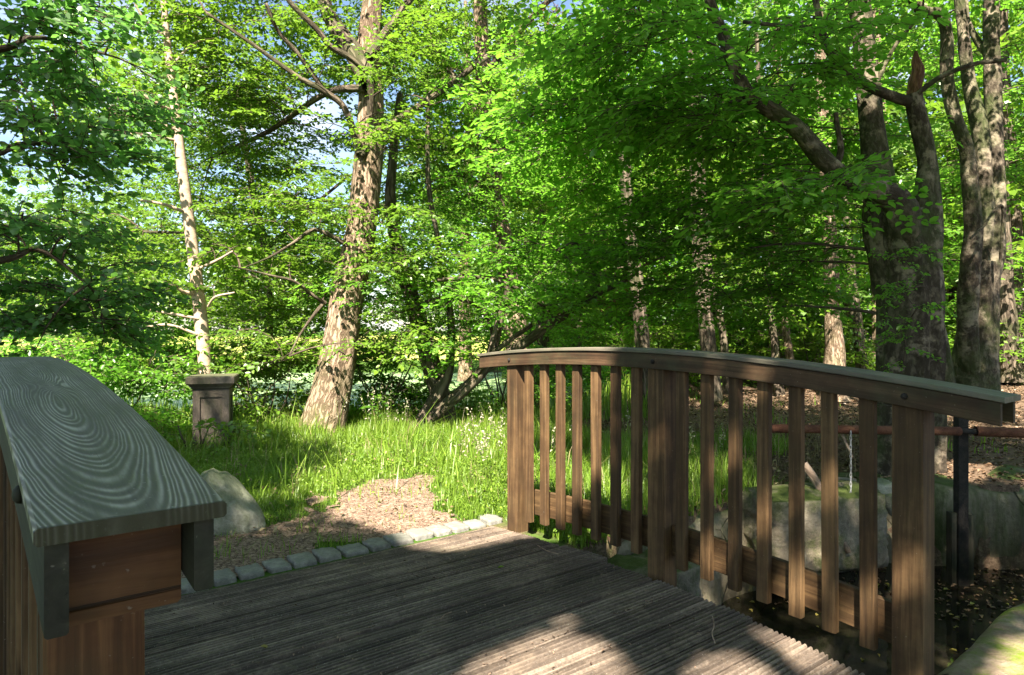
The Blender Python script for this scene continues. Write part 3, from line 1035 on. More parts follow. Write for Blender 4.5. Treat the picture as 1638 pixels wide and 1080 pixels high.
# far bank walling: big rough stones, one mass of masonry
def build_wall(line, name, label, mat, ztop, zbot=-.95, thick=.3, seed=0, rough=1.0):
    pts = np.array(line); seg = np.linalg.norm(np.diff(pts, axis=0), axis=1); s = np.concatenate([[0], np.cumsum(seg)])
    n = int(s[-1] / .05); ss = np.linspace(0, s[-1], n)
    x = np.interp(ss, s, pts[:, 0]); y = np.interp(ss, s, pts[:, 1])
    tx, ty = np.gradient(x), np.gradient(y); L = np.hypot(tx, ty); nx, ny = -ty / L, tx / L
    prof = [(-.02, zbot)] + [(-.02 + .0 * q, zbot + (ztop - zbot) * q) for q in np.linspace(.1, .92, 12)] + [(.0, ztop - .015), (.03, ztop)] + [(q, ztop) for q in np.linspace(.08, thick, 6)] + [(thick, zbot)]
    prof = np.array(prof); m = len(prof)
    V = np.zeros((n, m, 3))
    for j, (o, z) in enumerate(prof):
        dd = (vnoise(ss * 2.1 + seed, np.full(n, z * 3.1 + 8)) - .5) * .13 + (vnoise(ss * 7 + seed, np.full(n, z * 8 + 5)) - .5) * .05
        dd = dd * rough
        dz = (vnoise(ss * 1.6 + seed * 2, np.full(n, o * 3 + 2)) - .5) * .10 + (vnoise(ss * 6 + seed, np.full(n, o * 8 + 4)) - .5) * .03
        dz = dz * rough
        oo = o + (dd if o < .1 else 0); zz = z + (dz if z > ztop - .1 else dz * .2)
        V[:, j, 0] = x + nx * oo; V[:, j, 1] = y + ny * oo; V[:, j, 2] = zz
    idx = np.arange(n * m).reshape(n, m)
    Q = np.stack([idx[:-1, :-1], idx[:-1, 1:], idx[1:, 1:], idx[1:, :-1]], -1).reshape(-1, 4)
    me = raw_mesh(name, V.reshape(-1, 3), Q, np.full(n * m, .5), [mat]); me.polygons.foreach_set('use_smooth', [True] * len(Q))
    o = link(name, me)
    return tag(o, label, 'wall')

build_wall(FARW[2:9], 'retaining_wall', 'mossy stone retaining wall along the far bank of the stream', M['wall'], -.01, seed=2)
build_wall([UV(-2.5, 2.6), UV(0, 2.6), UV(2.2, 2.5)], 'bridge_abutment', 'low stone abutment under the far end of the footbridge', M['rock'], -.2, thick=.6, seed=9)
build_wall([UV(7, .86), UV(2.45, .9)], 'stone_coping', 'concrete coping with bright moss patches at the lower right corner', M['coping'], .03, thick=.75, seed=14, rough=.35)
# loose blocks on the far bank
def at_uv(u, v, z): x, y = UV(u, v); return (x, y, z)
tag(blob('stone_block', at_uv(2.62, 2.33, -.28), (.30, .2, .22), M['rock'], seed=21, box=.8, amp=.12, sub=5, rot=AX), 'grey moss-topped stone block beside the middle railing post', 'stone')
p = G(1300, 800)
tag(blob('stone_block', (p[0] - .02, p[1] - .02, -.17), (.47, .22, .26), M['rock'], seed=33, box=.86, amp=.09, sub=5, rot=.28), 'large pale stone block with a mossy top behind the balusters', 'stone')
p = G(1400, 778)
tag(blob('stone_block', (p[0], p[1], -.05), (.10, .12, .11), M['boulder'], seed=40, box=.45, amp=.1), 'small rounded pale stone at the foot of the big tree', 'stone')
p = G(1438, 790)
tag(blob('stone_block', (p[0], p[1] - .02, -.08), (.09, .1, .08), M['boulder'], seed=44, box=.4, amp=.1), 'small flat pale stone next to the near railing post', 'stone')

# ------------------------------------------------------------------ iron weir post, pipe rail, chain
def bar_obj(name, mb, mat, parent=None): return mb.build(name, mat, parent)

def vbox(mb, c, hx, hy, z0, z1, yaw=0, n=6):
    rings = []; gs = []
    for z in np.linspace(z0, z1, n):
        sr = section_rect(hx, hy, .002)
        rings.append([(c[0] + a * math.cos(yaw) - b * math.sin(yaw), c[1] + a * math.sin(yaw) + b * math.cos(yaw), z) for a, b in sr]); gs.append([(z, a, b) for a, b in sr])
    sweep(mb, rings, gs)

wd = 4.55
wx, wy = (1537 - 819) / F * wd, wd
wz = lambda py: CZ + (525 - py) / F * wd
weir = tag(empty('sluice_post', (wx, wy, -.6)), 'black iron upright with timber cheeks standing in the stream', 'post')
b = MB(); vbox(b, (wx, wy), .034, .03, -.8, wz(655)); b.build('upright', M['iron'], weir)
b = MB(); vbox(b, (wx - .058, wy + .01), .018, .03, -.8, wz(820)); b.build('timber_cheek', M['oldplank'], weir)
b = MB(); vbox(b, (wx + .056, wy + .01), .02, .03, -.8, wz(822)); b.build('timber_cheek', M['oldplank'], weir)
def pipe(name, a, c, r, mat, parent=None, seg=12):
    return tube_obj(name, [(np.array(a), r), ((np.array(a) + np.array(c)) / 2, r), (np.array(c), r)], mat, parent, seg, 8, .02)[0]
zp = wz(688)
rp = tag(empty('pipe_rail', (wx, wy - .06, zp)), 'rusty brown iron pipe carried across the stream by the black upright', 'pipe')
pipe('pipe', (wx - 1.35, wy - .055, zp + .02), (wx - .045, wy - .055, zp), .03, M['rust'], rp)
pipe('pipe', (wx + .06, wy - .055, zp), (wx + 2.6, wy - .1, zp - .09), .034, M['rust'], rp)
pipe('clamp', (wx - .05, wy - .055, zp), (wx + .065, wy - .055, zp), .02, M['iron'], rp)
# chain
def chain(px_, y0, y1, d, label):
    root = tag(empty('chain', P(px_, y1, d)), label, 'chain')
    b = MB(); z0, z1 = P(px_, y0, d)[2], P(px_, y1, d)[2]; x = (px_ - 819) / F * d
    n = int((z0 - z1) / .03)
    for i in range(n):
        zc = z0 - (i + .5) * (z0 - z1) / n
        rings = []
        for t in np.linspace(0, 2 * np.pi, 10, endpoint=False):
            w_, h_ = .006 * math.cos(t), .021 * math.sin(t)
            ring = []
            for q in np.linspace(0, 2 * np.pi, 5, endpoint=False):
                k = 1 + .28 * math.cos(q)
                a = w_ * k; e = .0018 * math.sin(q)
                ring.append((x + (a if i % 2 else e), d + (e if i % 2 else a), zc + h_ * (1 + .12 * math.cos(q))))
            rings.append(ring)
        vs = [p_ for r_ in rings for p_ in r_]
        fs = [(a * 5 + c, a * 5 + (c + 1) % 5, ((a + 1) % 10) * 5 + (c + 1) % 5, ((a + 1) % 10) * 5 + c) for a in range(10) for c in range(5)]
        b.add(vs, fs)
    b.build('links_of_chain' if False else 'chain_run', M['chain'], root, True)
chain(1361, 690, 808, 4.4, 'thin pale chain hanging from the pipe behind the railing')

# sticks
def stick(pts, r0, r1, label, mat='stick', name='stick'):
    k = len(pts)
    o, _, _ = tube_obj(name, [(np.array(q), r0 + (r1 - r0) * i / (k - 1)) for i, q in enumerate(pts)], M[mat], None, 8, 5 * k, .15, seed=len(label))
    return tag(o, label, 'stick')
stick([P(1285, 742, 4.5), P(1308, 775, 4.45), P(1330, 830, 4.35), P(1358, 885, 4.25)], .03, .017, 'thick dead branch sliding down the wall into the stream', name='dead_branch')
stick([P(1339, 680, 4.6), P(1352, 706, 4.55), P(1364, 732, 4.5)], .010, .006, 'pale peeled stick leaning behind the balusters')
stick([P(1283, 660, 4.9), P(1282, 690, 4.9), P(1286, 716, 4.85)], .012, .008, 'short reddish stick upright behind the balusters', 'rotten')
b = MB(); 
rings = [[P(px_, py_, dd) for px_, py_, dd in ((x_, y_, 4.72), (x_, y_ + 14, 4.66), (x_, y_ + 14, 4.9), (x_, y_, 4.96))] for x_, y_ in ((1334, 762), (1370, 766))]
sweep(b, rings, rings); tag(b.build('board', M['cap2']), 'pale mossy board lying on the wall under the big tree', 'board')

# ------------------------------------------------------------------ trees
TEMPS = dict(
    lit=sprays(1, 8, L=.55, leaf=.058, nside=5, lod=2, droop=.2, wid=.55, sp=.55),
    dark=sprays(2, 8, L=.6, leaf=.066, nside=5, lod=2, droop=.3, wid=.55, sp=.52, wild=.24),
    round=sprays(3, 8, L=.6, leaf=.062, nside=5, lod=3, droop=.3, wid=.6, sp=.62, wild=.4),
    lind=sprays(13, 8, L=.36, leaf=.040, nside=5, lod=3, droop=.3, wid=.6, sp=.62, wild=.42),
    mid=sprays(4, 6, L=.8, leaf=.085, nside=5, lod=1, droop=.22, wid=.55, sp=.55),
    far=sprays(5, 5, L=1.5, leaf=.2, nside=6, lod=1, droop=.25, wid=.6, sp=.5, wild=.45),
    shade=sprays(6, 5, L=.9, leaf=.13, nside=6, lod=1, droop=.2, wid=.6, sp=.5, wild=.3),
    bush=sprays(7, 6, L=.4, leaf=.06, nside=4, lod=2, droop=.15, wid=.6, sp=.55, wild=.35),
)


def px_path(lst, d0, d1=None):
    """(px, py, half width px) along a stem -> (point, radius)"""
    n = len(lst); d1 = d0 if d1 is None else d1
    return [(P(a, b_, d0 + (d1 - d0) * i / (n - 1)), h * (d0 + (d1 - d0) * i / (n - 1)) / F) for i, (a, b_, h) in enumerate(lst)]


def tree(name, label, cat, trunk, limbs, barkm, group=None, flare=.5, lump=.1, seg=18, seed=1, limbm=None):
    root = tag(empty(name, trunk[0][0]), label, cat, group)
    o, p, r = tube_obj('trunk', trunk, barkm, root, seg, None, lump, flare, seed)
    src = [p[len(p) // 3:]]
    for i, lb in enumerate(limbs):
        o, q, r = tube_obj('limb', lb, limbm or barkm, root, 10, None, lump, 0, seed + i + 1)
        src.append(q[2:])
    return root, np.vstack(src)


def crown(root, src, vols, temps, leafm, seed, keep=None, **kw):
    rng = np.random.default_rng(seed)
    cr = Crown()
    for c, r, n in vols:
        grow(cr, TEMPS[temps], src, ell(rng, c, r, n), rng, keep=keep, **kw)
    return crown_obj(cr, M[leafm], root)


def clear_of(*stems):
    """keeps a crown's sprays from growing across a stem's near face"""
    def f(p):
        k = np.ones(len(p), bool)
        for lst, d, m, frac in stems:
            pxx = 819 + F * p[:, 0] / np.maximum(p[:, 1], .1); pyy = 525 - F * (p[:, 2] - CZ) / np.maximum(p[:, 1], .1)
            ys = np.array([q[1] for q in lst]); o = np.argsort(ys)
            xs = np.interp(pyy, ys[o], np.array([q[0] for q in lst])[o]); hs = np.interp(pyy, ys[o], np.array([q[2] for q in lst])[o])
            hit = (np.abs(pxx - xs) < hs + m) & (p[:, 1] < d) & (np.random.default_rng(len(p)).random(len(p)) > frac)
            k &= ~hit
        return k
    return f

OAK = [(508, 712, 42), (517, 680, 39), (531, 620, 36), (545, 550, 32), (555, 480, 30), (569, 410, 29), (581, 340, 28), (588, 270, 26), (594, 200, 24), (594, 130, 22), (590, 70, 20), (596, 0, 18), (604, -120, 15), (600, -300, 10)]
SLIM = [(330, 690, 13), (329, 610, 12.5), (322, 520, 12), (311, 420, 11), (299, 330, 10.5), (288, 240, 9), (277, 150, 8), (268, 70, 6.5), (262, 0, 6), (255, -150, 4.5), (250, -300, 3)]
MT = [(842, 660, 22), (832, 600, 19), (826, 540, 18), (818, 470, 17), (806, 390, 15), (792, 320, 14), (786, 250, 14), (780, 180, 13), (772, 100, 12), (768, 0, 11), (765, -200, 8)]
keep_lit = clear_of((MT[:8], 9.1, 0, .35), (OAK[3:], 7.3, -4, .5), (OAK[:5], 7.3, -2, .25), (SLIM, 7.2, 4, .05))

oak_trunk = [(q, r * .86) for q, r in px_path(OAK, 7.35, 7.6)]
oak_limbs = [px_path(l, 7.3, d) for l, d in [
    ([(590, 130, 16), (560, 75, 14), (535, 40, 12), (518, 0, 11), (500, -80, 9)], 7.6),
    ([(592, 185, 6), (592, 130, 6), (568, 98, 5.5), (530, 75, 5), (505, 45, 4.5), (465, 5, 4), (420, -60, 3)], 6.7),
    ([(572, 232, 6), (552, 175, 5), (520, 147, 5), (475, 122, 4), (400, 68, 3), (330, 20, 2)], 6.8),
    ([(515, 140, 4), (480, 90, 4), (445, 50, 3), (425, 5, 3)], 6.9),
    ([(560, 395, 4), (525, 375, 3.6), (500, 368, 3), (470, 388, 2.4), (430, 412, 1.7), (385, 430, 1)], 6.9),
    ([(520, 485, 3.5), (500, 472, 3), (470, 450, 2.4), (430, 440, 1.6), (370, 425, .8)], 6.8),
    ([(518, 484, 3), (505, 500, 2.6), (480, 535, 1.8), (462, 570, .9)], 6.9),
    ([(575, 250, 7), (625, 200, 6), (700, 150, 5), (780, 90, 4)], 8.2),
    ([(590, 90, 8), (640, 20, 6), (700, -60, 5)], 8.0),
    ([(585, 140, 7), (520, 150, 5), (430, 210, 4), (340, 250, 3)], 8.8),
]]
oak, osrc = tree('oak_tree', 'big leaning oak with furrowed bark, sunlit on its left side', 'tree', oak_trunk, oak_limbs, M['oak'], flare=.45, lump=.12, seg=28, limbm=M['bark'])
crown(oak, osrc, [
    (P(400, 190, 8.6), (1.3, 1.2, 1.3), 62), (P(330, 200, 9.4), (1.0, .8, 1.0), 26), (P(470, 40, 8.0), (1.4, 1.2, .9), 46), (P(650, 60, 8.4), (1.5, 1.2, 1.0), 40),
    (P(420, 400, 8.6), (1.2, 1.0, .8), 40), (P(690, 250, 9.0), (1.3, 1.0, 1.0), 40), (P(470, 500, 8.2), (.9, .6, .4), 22), (P(540, 30, 6.9), (.9, .5, .6), 12),
    (P(470, 340, 7.2), (.7, .5, .7), 16), (P(630, 420, 7.0), (.5, .25, .25), 14), (P(600, 340, 6.8), (.4, .2, .25), 12), (P(590, 210, 6.8), (.5, .25, .35), 16), (P(600, 90, 6.8), (.6, .3, .3), 16), (P(640, 540, 7.2), (.45, .3, .3), 10), (P(330, 90, 7.5), (.8, .6, .6), 20), (P(420, 560, 7.4), (.6, .4, .3), 16), (P(600, -200, 8), (2.2, 1.8, 1.2), 36)], 'lit', 'leaf_lit', 21, keep=keep_lit)

slim, ssrc = tree('slim_tree', 'slender pale-barked tree rising straight behind the stone pillar', 'tree', [(q, r * .85) for q, r in px_path(SLIM, 7.15, 7.2)], [px_path(l, 7.1, d) for l, d in [
    ([(318, 510, 2.5), (280, 503, 2.2), (240, 495, 2), (200, 480, 1.5)], 6.8), ([(316, 535, 2.5), (270, 520, 2.2), (225, 525, 1.8)], 6.9),
    ([(310, 470, 4), (290, 465, 3), (275, 452, 2)], 6.9), ([(292, 338, 3), (262, 327, 2.5), (225, 320, 1.8)], 6.9),
    ([(275, 178, 3.5), (250, 165, 3), (215, 145, 3)], 6.8), ([(276, 205, 2.5), (230, 190, 2.3), (180, 180, 1.8)], 6.8), ([(278, 224, 2.5), (230, 217, 2.3), (130, 208, 1.6)], 6.6),
    ([(318, 430, 2.5), (350, 415, 2), (372, 402, 1.4)], 6.9), ([(333, 490, 2), (345, 475, 2), (375, 468, 1.2)], 6.9), ([(270, 110, 2), (310, 70, 1.8), (350, 60, 1.2)], 7.3), ([(266, 60, 2), (230, 30, 2), (210, -10, 1.5)], 6.9)]],
    M['pale'], flare=.15, lump=.06, seed=4)
crown(slim, ssrc, [(P(220, 470, 6.9), (.5, .4, .3), 7), (P(160, 180, 6.8), (.6, .4, .5), 9), (P(370, 430, 7.2), (.35, .3, .3), 5), (P(300, 40, 7.6), (.7, .5, .5), 9), (P(250, -250, 7.2), (1.2, 1.2, .9), 16)], 'round', 'leaf_lit', 22, keep=clear_of((SLIM, 9, 3, .1)), dens=4.5)

# hornbeam clump with crossing stems behind the far railing post
HB = [(722, 700, 17), (712, 655, 14), (698, 610, 15), (680, 550, 15), (660, 480, 13), (640, 420, 11), (625, 330, 9), (628, 260, 7), (640, 150, 5)]
hb, hsrc = tree('hornbeam_clump', 'dark many-stemmed hornbeam with crossing leaning stems left of the railing end', 'tree', px_path(HB, 7.6, 8.2), [px_path(l, 7.5, d) for l, d in [
    ([(655, 700, 13), (680, 665, 12), (703, 625, 11), (718, 590, 8), (722, 530, 6), (718, 490, 6), (705, 440, 5), (700, 380, 4), (685, 290, 4), (685, 150, 3)], 7.6),
    ([(680, 690, 10), (705, 655, 10), (735, 630, 9), (775, 590, 9), (790, 550, 8), (805, 490, 6), (820, 440, 5)], 7.2),
    ([(730, 632, 6), (760, 600, 5), (795, 560, 4), (850, 520, 4)], 7.0),
    ([(765, 598, 7), (830, 555, 8), (885, 515, 8), (955, 470, 6), (1000, 450, 3.5), (1030, 425, 2), (1065, 410, 1)], 6.4),
    ([(957, 468, 5), (950, 430, 5), (935, 405, 4), (918, 390, 3), (890, 400, 2)], 6.3),
    ([(1000, 450, 4), (1000, 420, 3), (995, 395, 3), (1012, 386, 2)], 6.3),
    ([(886, 513, 4), (870, 490, 4), (840, 468, 3), (780, 445, 3), (700, 448, 3)], 6.8),
    ([(790, 545, 3), (780, 510, 3), (755, 485, 3), (700, 478, 3), (640, 500, 2)], 7.2)]], M['bark'], flare=.25, seed=6)
keep_hb = clear_of((OAK, 7.3, 3, .42), ([(722, 690, 16), (690, 600, 15), (680, 550, 14), (660, 480, 12)], 7.6, 2, .3), ([(655, 700, 12), (703, 625, 11), (718, 590, 8), (722, 480, 6)], 7.5, 2, .3), ([(690, 680, 14), (735, 632, 12), (775, 590, 10), (805, 490, 8)], 7.3, 2, .25), ([(830, 570, 22), (885, 515, 16), (955, 470, 14), (1000, 440, 12)], 6.5, 0, .3))
crown(hb, hsrc, [(P(640, 440, 7.6), (.95, .7, .6), 34), (P(720, 560, 7.2), (.5, .3, .3), 14), (P(860, 480, 6.8), (.7, .35, .3), 20), (P(960, 430, 6.3), (.5, .35, .2), 12), (P(600, 570, 8.3), (.6, .5, .5), 14), (P(760, 500, 8.2), (.8, .5, .5), 12), (P(690, 330, 8.2), (.9, .8, .6), 20), (P(840, 420, 7.4), (.8, .5, .4), 12), (P(640, 640, 8.0), (.5, .4, .25), 12), (P(740, 180, 8.4), (.9, .8, .7), 18)], 'lit', 'leaf_dark', 23, keep=keep_hb)

# upright trunk in the middle
mt, msrc = tree('forked_tree', 'straight dark trunk behind the hornbeam, sunlit near its top', 'tree', px_path(MT, 9.2, 9.6), [px_path(l, 9.3, d) for l, d in [
    ([(780, 200, 8), (730, 130, 6), (690, 60, 5), (650, -40, 4)], 9.6), ([(785, 260, 7), (850, 180, 6), (930, 120, 4)], 9.0), ([(790, 320, 5), (740, 280, 5), (690, 310, 3)], 9.4), ([(775, 120, 6), (840, 40, 5), (920, -40, 4)], 9.5)]], M['oak'], flare=.4, seed=8, limbm=M['bark'])
crown(mt, msrc, [(P(800, 180, 10.0), (1.5, 1.2, 1.4), 40), (P(900, 60, 9.6), (1.5, 1.2, 1.0), 30), (P(720, 40, 10), (1.3, 1, 1.0), 24), (P(860, 330, 10.2), (1.2, 1.0, .8), 22), (P(800, -200, 9.5), (2.2, 1.8, 1.2), 26)], 'lit', 'leaf_lit', 24, keep=clear_of((MT[:8], 9.3, 2, .2)))

# thin straight trunks of the wood
for lst, d, lab, mt_, sd in [
    ([(1031, 665, 13), (1028, 560, 11), (1018, 450, 11), (1008, 380, 10), (1002, 290, 10), (996, 200, 9), (990, 50, 8), (985, -150, 6)], 9.3, 'slim grey trunk in front of the pond, right of the long crooked branch', 'bark', 31),
    ([(1140, 640, 14), (1133, 555, 12), (1124, 460, 12), (1116, 350, 10), (1112, 250, 9), (1108, 100, 8), (1104, -150, 6)], 9.8, 'slim grey trunk above the middle of the far railing', 'bark', 32),
    ([(1164, 630, 7), (1158, 550, 6), (1150, 500, 6), (1140, 460, 5), (1132, 380, 4), (1120, 200, 3)], 10.4, 'thin dark crooked stem just right of a grey trunk', 'bark', 33),
    ([(1246, 640, 8), (1240, 560, 6), (1230, 470, 5), (1224, 400, 5), (1218, 250, 4), (1210, 50, 3)], 11, 'thin dark sapling, left of a pair behind the railing', 'bark', 34),
    ([(1272, 640, 8), (1262, 560, 6), (1250, 480, 5), (1238, 400, 4), (1230, 250, 3)], 11.6, 'thin sapling with pale patches, right of a pair behind the railing', 'oak', 35),
    ([(1336, 640, 20), (1336, 575, 16), (1333, 500, 13), (1329, 420, 12), (1325, 350, 11), (1321, 280, 10), (1316, 180, 9), (1308, 0, 7), (1300, -150, 5)], 10.5, 'knotty sun-flecked trunk left of the big dark tree', 'oak', 36),
    ([(1380, 620, 10), (1376, 560, 9), (1368, 490, 8), (1360, 420, 7), (1350, 300, 6)], 12, 'thin dark stem between the knotty trunk and the big tree', 'bark', 37),
    ([(1410, 640, 16), (1410, 400, 14), (1406, 240, 13), (1402, 150, 12), (1398, 60, 11), (1392, -100, 8)], 12.5, 'pale fissured trunk showing behind the big dark tree', 'oak', 38),
    ([(1618, 610, 16), (1612, 540, 14), (1606, 450, 13), (1600, 300, 12), (1598, 100, 10)], 11.5, 'plain dark trunk at the right edge behind the many-stemmed tree', 'bark', 39)]:
    pth = px_path(lst, d)
    rt, s_ = tree('slender_tree', lab, 'tree', pth, [], M[mt_], 'slender trunks of the wood behind the railing', flare=.3, lump=.15, seg=12, seed=sd)
    top = pth[-1][0]
    cx_, cy_ = top[0], d
    rng = np.random.default_rng(sd)
    cr = Crown()
    grow(cr, TEMPS['mid'], s_, ell(rng, (cx_ + rng.normal(0, .3), cy_ + .6, 3.6 + rng.uniform(-.4, .6)), (1.5, 1.0, 1.5), 20), rng, dens=3.2)
    grow(cr, TEMPS['mid'], s_, ell(rng, (cx_ + rng.normal(0, .5), cy_ + .5, 1.9), (1.2, .8, .5), 7), rng, dens=3.0)
    crown_obj(cr, M['leaf_dark' if sd % 2 else 'leaf_lit'], rt)

# the big old tree on the right bank
big_t = px_path([(1448, 800, 54), (1450, 740, 50), (1453, 680, 47), (1456, 600, 46), (1456, 520, 46), (1454, 450, 45), (1448, 390, 43), (1440, 340, 36)], 5.5)
pol_limbs = [px_path(l, d0, d1) for l, d0, d1 in [
    ([(1452, 560, 14), (1432, 460, 30), (1415, 380, 29), (1408, 310, 24), (1398, 230, 20), (1386, 130, 17), (1374, 0, 15), (1363, -160, 12)], 5.5, 5.7),
    ([(1452, 420, 10), (1448, 372, 24), (1440, 335, 25), (1420, 312, 20), (1380, 296, 16), (1350, 285, 15), (1318, 258, 15), (1280, 212, 15), (1240, 180, 12), (1200, 155, 11), (1175, 110, 10), (1158, 60, 9), (1135, 0, 8), (1110, -90, 6)], 5.4, 4.9),
    ([(1462, 560, 14), (1478, 460, 26), (1482, 380, 24), (1482, 310, 18), (1484, 260, 13), (1474, 210, 14), (1464, 170, 14), (1462, 150, 12)], 5.45, 5.4),
    ([(1462, 165, 9), (1430, 155, 8), (1400, 143, 8), (1370, 125, 8), (1350, 108, 8), (1326, 80, 7), (1314, 45, 6), (1305, 0, 5), (1295, -80, 4)], 5.4, 5.2),
    ([(1468, 150, 4), (1490, 132, 4), (1520, 116, 4), (1560, 102, 3.5), (1610, 96, 3)], 5.35, 5.1),
    ([(1318, 60, 4), (1290, 45, 3.5), (1240, 40, 3), (1190, 35, 3)], 5.2, 4.8),
    ([(1335, 272, 5), (1345, 240, 5), (1340, 205, 4), (1337, 180, 4)], 5.3, 5.2),
    ([(1395, 150, 3.5), (1425, 85, 3), (1450, 50, 3), (1475, 25, 2)], 5.6, 5.4)]]
bt, bsrc = tree('old_beech', 'massive dark forked tree with long left limb beside the near railing post', 'tree', big_t, pol_limbs, M['beech'], flare=.28, lump=.2, seg=32, seed=12)
tube_obj('broken_stub', px_path([(1462, 160, 11), (1466, 130, 10), (1470, 112, 9), (1466, 98, 7), (1465, 82, 2)], 5.42), M['rotten'], bt, 10, None, .25)
tube_obj('root', px_path([(1430, 650, 24), (1424, 720, 24), (1418, 770, 20), (1412, 800, 10)], 5.2), M['beech'], bt, 14, None, .2)
crown(bt, [P(1440, 420, 5.1), P(1450, 520, 5.1), P(1440, 600, 5.1), P(1480, 460, 5.1)], [(P(1450, 470, 4.95), (.28, .08, .5), 16)], 'bush', 'leaf_dark', 29, scale=(.4, .65), dens=5)
keep_big = clear_of(([(1448, 800, 56), (1448, 330, 55), (1440, 300, 45)], 5.4, 4, .12), ([(1408, 310, 26), (1376, 0, 18)], 5.5, 0, .3), ([(1484, 260, 13), (1462, 80, 12)], 5.4, 4, .1), ([(1380, 296, 18), (1318, 258, 17), (1240, 180, 15), (1200, 155, 13), (1158, 60, 11), (1135, 0, 10)], 5.3, 1, .18), ([(1430, 155, 8), (1350, 108, 9), (1314, 45, 8)], 5.3, 1, .25))
crown(bt, bsrc, [
    (P(1010, 130, 6.4), (1.1, .9, .7), 30), (P(1130, 230, 6.0), (.9, .8, .6), 26), (P(920, 260, 7.0), (.9, .8, .6), 24), (P(1050, 360, 6.8), (1.0, .8, .5), 16),
    (P(1230, 330, 6.3), (.8, .7, .5), 20), (P(1230, 90, 5.4), (.7, .7, .5), 18), (P(900, 400, 7.4), (.8, .6, .35), 11), (P(1150, 440, 7.0), (.9, .7, .35), 10), (P(1330, 190, 6.3), (.6, .5, .6), 22), (P(1080, 480, 7.4), (1.0, .6, .3), 9), (P(1260, 440, 7.0), (.8, .6, .3), 10),
    (P(1000, 60, 4.7), (.5, .5, .3), 18), (P(1100, 170, 4.8), (.5, .4, .25), 16), (P(1270, 310, 4.5), (.28, .25, .14), 10), (P(940, 180, 5.4), (.6, .5, .35), 20), (P(1300, 60, 4.8), (.4, .4, .3), 12), (P(1180, -100, 5.5), (1.6, 1.3, .7), 30), (P(1450, -130, 5.8), (1.6, 1.4, .8), 26)], 'dark', 'leaf_dark', 25, keep=keep_big, arch=.08)
# a withered spray hanging in it
cr = Crown(); rng = np.random.default_rng(4)
cr.place(TEMPS['bush'], np.array([P(884, 2, 6.2), P(872, 4, 6.2), P(893, 6, 6.2)]), np.array([0., 2, 4]), np.full(3, -1.3), np.zeros(3), np.full(3, .45), rng)
crown_obj(cr, M['leaf_brown'], bt, 'withered_spray')

# many-stemmed tree at the right edge
rt, rsrc = tree('twisted_tree', 'many-stemmed tree with twisted grey stems at the right edge', 'tree', px_path([(1555, 640, 34), (1560, 590, 32), (1566, 530, 29), (1570, 470, 26), (1574, 420, 25)], 6.9), [[(q, r * .74) for q, r in px_path(l, d0, d1)] for l, d0, d1 in [
    ([(1562, 625, 10), (1552, 580, 22), (1548, 520, 22), (1552, 430, 20), (1556, 370, 18), (1552, 300, 16), (1545, 240, 15), (1528, 190, 14), (1515, 130, 14), (1515, 60, 13), (1505, 25, 12), (1480, 18, 11), (1462, 0, 11), (1440, -60, 9)], 6.8, 6.5),
    ([(1572, 490, 10), (1574, 430, 20), (1575, 340, 19), (1572, 260, 17), (1566, 200, 15), (1550, 130, 13), (1540, 50, 11), (1530, -40, 10)], 6.9, 6.9),
    ([(1564, 540, 10), (1574, 470, 23), (1588, 400, 21), (1594, 320, 18), (1588, 250, 18), (1588, 150, 17), (1586, 50, 16), (1588, -60, 14)], 6.85, 7.0),
    ([(1590, 100, 8), (1560, 60, 7), (1545, 20, 6), (1548, -60, 5)], 7.0, 7.2),
    ([(1600, 420, 3), (1603, 330, 3), (1570, 365, 3), (1552, 382, 2)], 6.6, 6.3)]], M['beech'], flare=.3, lump=.16, seg=20, seed=15)
crown(rt, rsrc, [(P(1640, 60, 7.6), (1.0, .9, .8), 16), (P(1620, 260, 8.2), (.8, .6, .6), 10), (P(1480, 430, 8.3), (.6, .5, .4), 6), (P(1560, -160, 7), (2.0, 1.6, .9), 26), (P(1450, 60, 8.4), (.6, .5, .5), 6)], 'dark', 'leaf_dark', 26, keep=clear_of(([(1560, 600, 40), (1580, 0, 60)], 6.8, 0, .1)))
tube_obj('root', px_path([(1520, 655, 14), (1515, 600, 11), (1508, 540, 7), (1504, 500, 3)], 6.7), M['beech'], rt, 10, None, .2)

# linden hanging in from the upper left
lt, lsrc = tree('linden_tree', 'linden hanging dark round leaves into the upper left corner', 'tree', [(np.array([-4.3, 2.6, -.05]), .2), (np.array([-4.2, 2.7, 1.5]), .18), (np.array([-4.1, 2.8, 3.2]), .15), (np.array([-4.0, 2.9, 5.5]), .1)], [
    [(np.array([-4.2, 2.7, 1.5]), .03), (P(-60, 420, 3.3), .02), (P(60, 400, 3.6), .012), (P(140, 455, 3.8), .006)],
    [(np.array([-4.15, 2.75, 2.0]), .03), (P(-80, 250, 3.3), .02), (P(40, 230, 3.6), .012), (P(180, 230, 3.9), .006)],
    [(np.array([-4.1, 2.8, 2.5]), .03), (P(-60, 80, 3.3), .02), (P(60, 60, 3.6), .012), (P(180, 90, 3.9), .006)]], M['bark'], seed=18)
crown(lt, lsrc, [(P(80, 50, 3.6), (.55, .4, .32), 22), (P(60, 220, 3.6), (.55, .4, .26), 20), (P(80, 370, 3.7), (.5, .4, .24), 19), (P(80, 470, 3.9), (.5, .35, .2), 18), (P(-10, 540, 3.7), (.34, .3, .14), 10), (P(180, 140, 4.0), (.32, .3, .3), 12), (P(-150, 100, 3.3), (.5, .5, .6), 16), (P(150, 520, 4.2), (.4, .3, .14), 10)], 'lind', 'leaf_blue', 27, dens=8, keep=clear_of((SLIM, 9, 24, .12)))

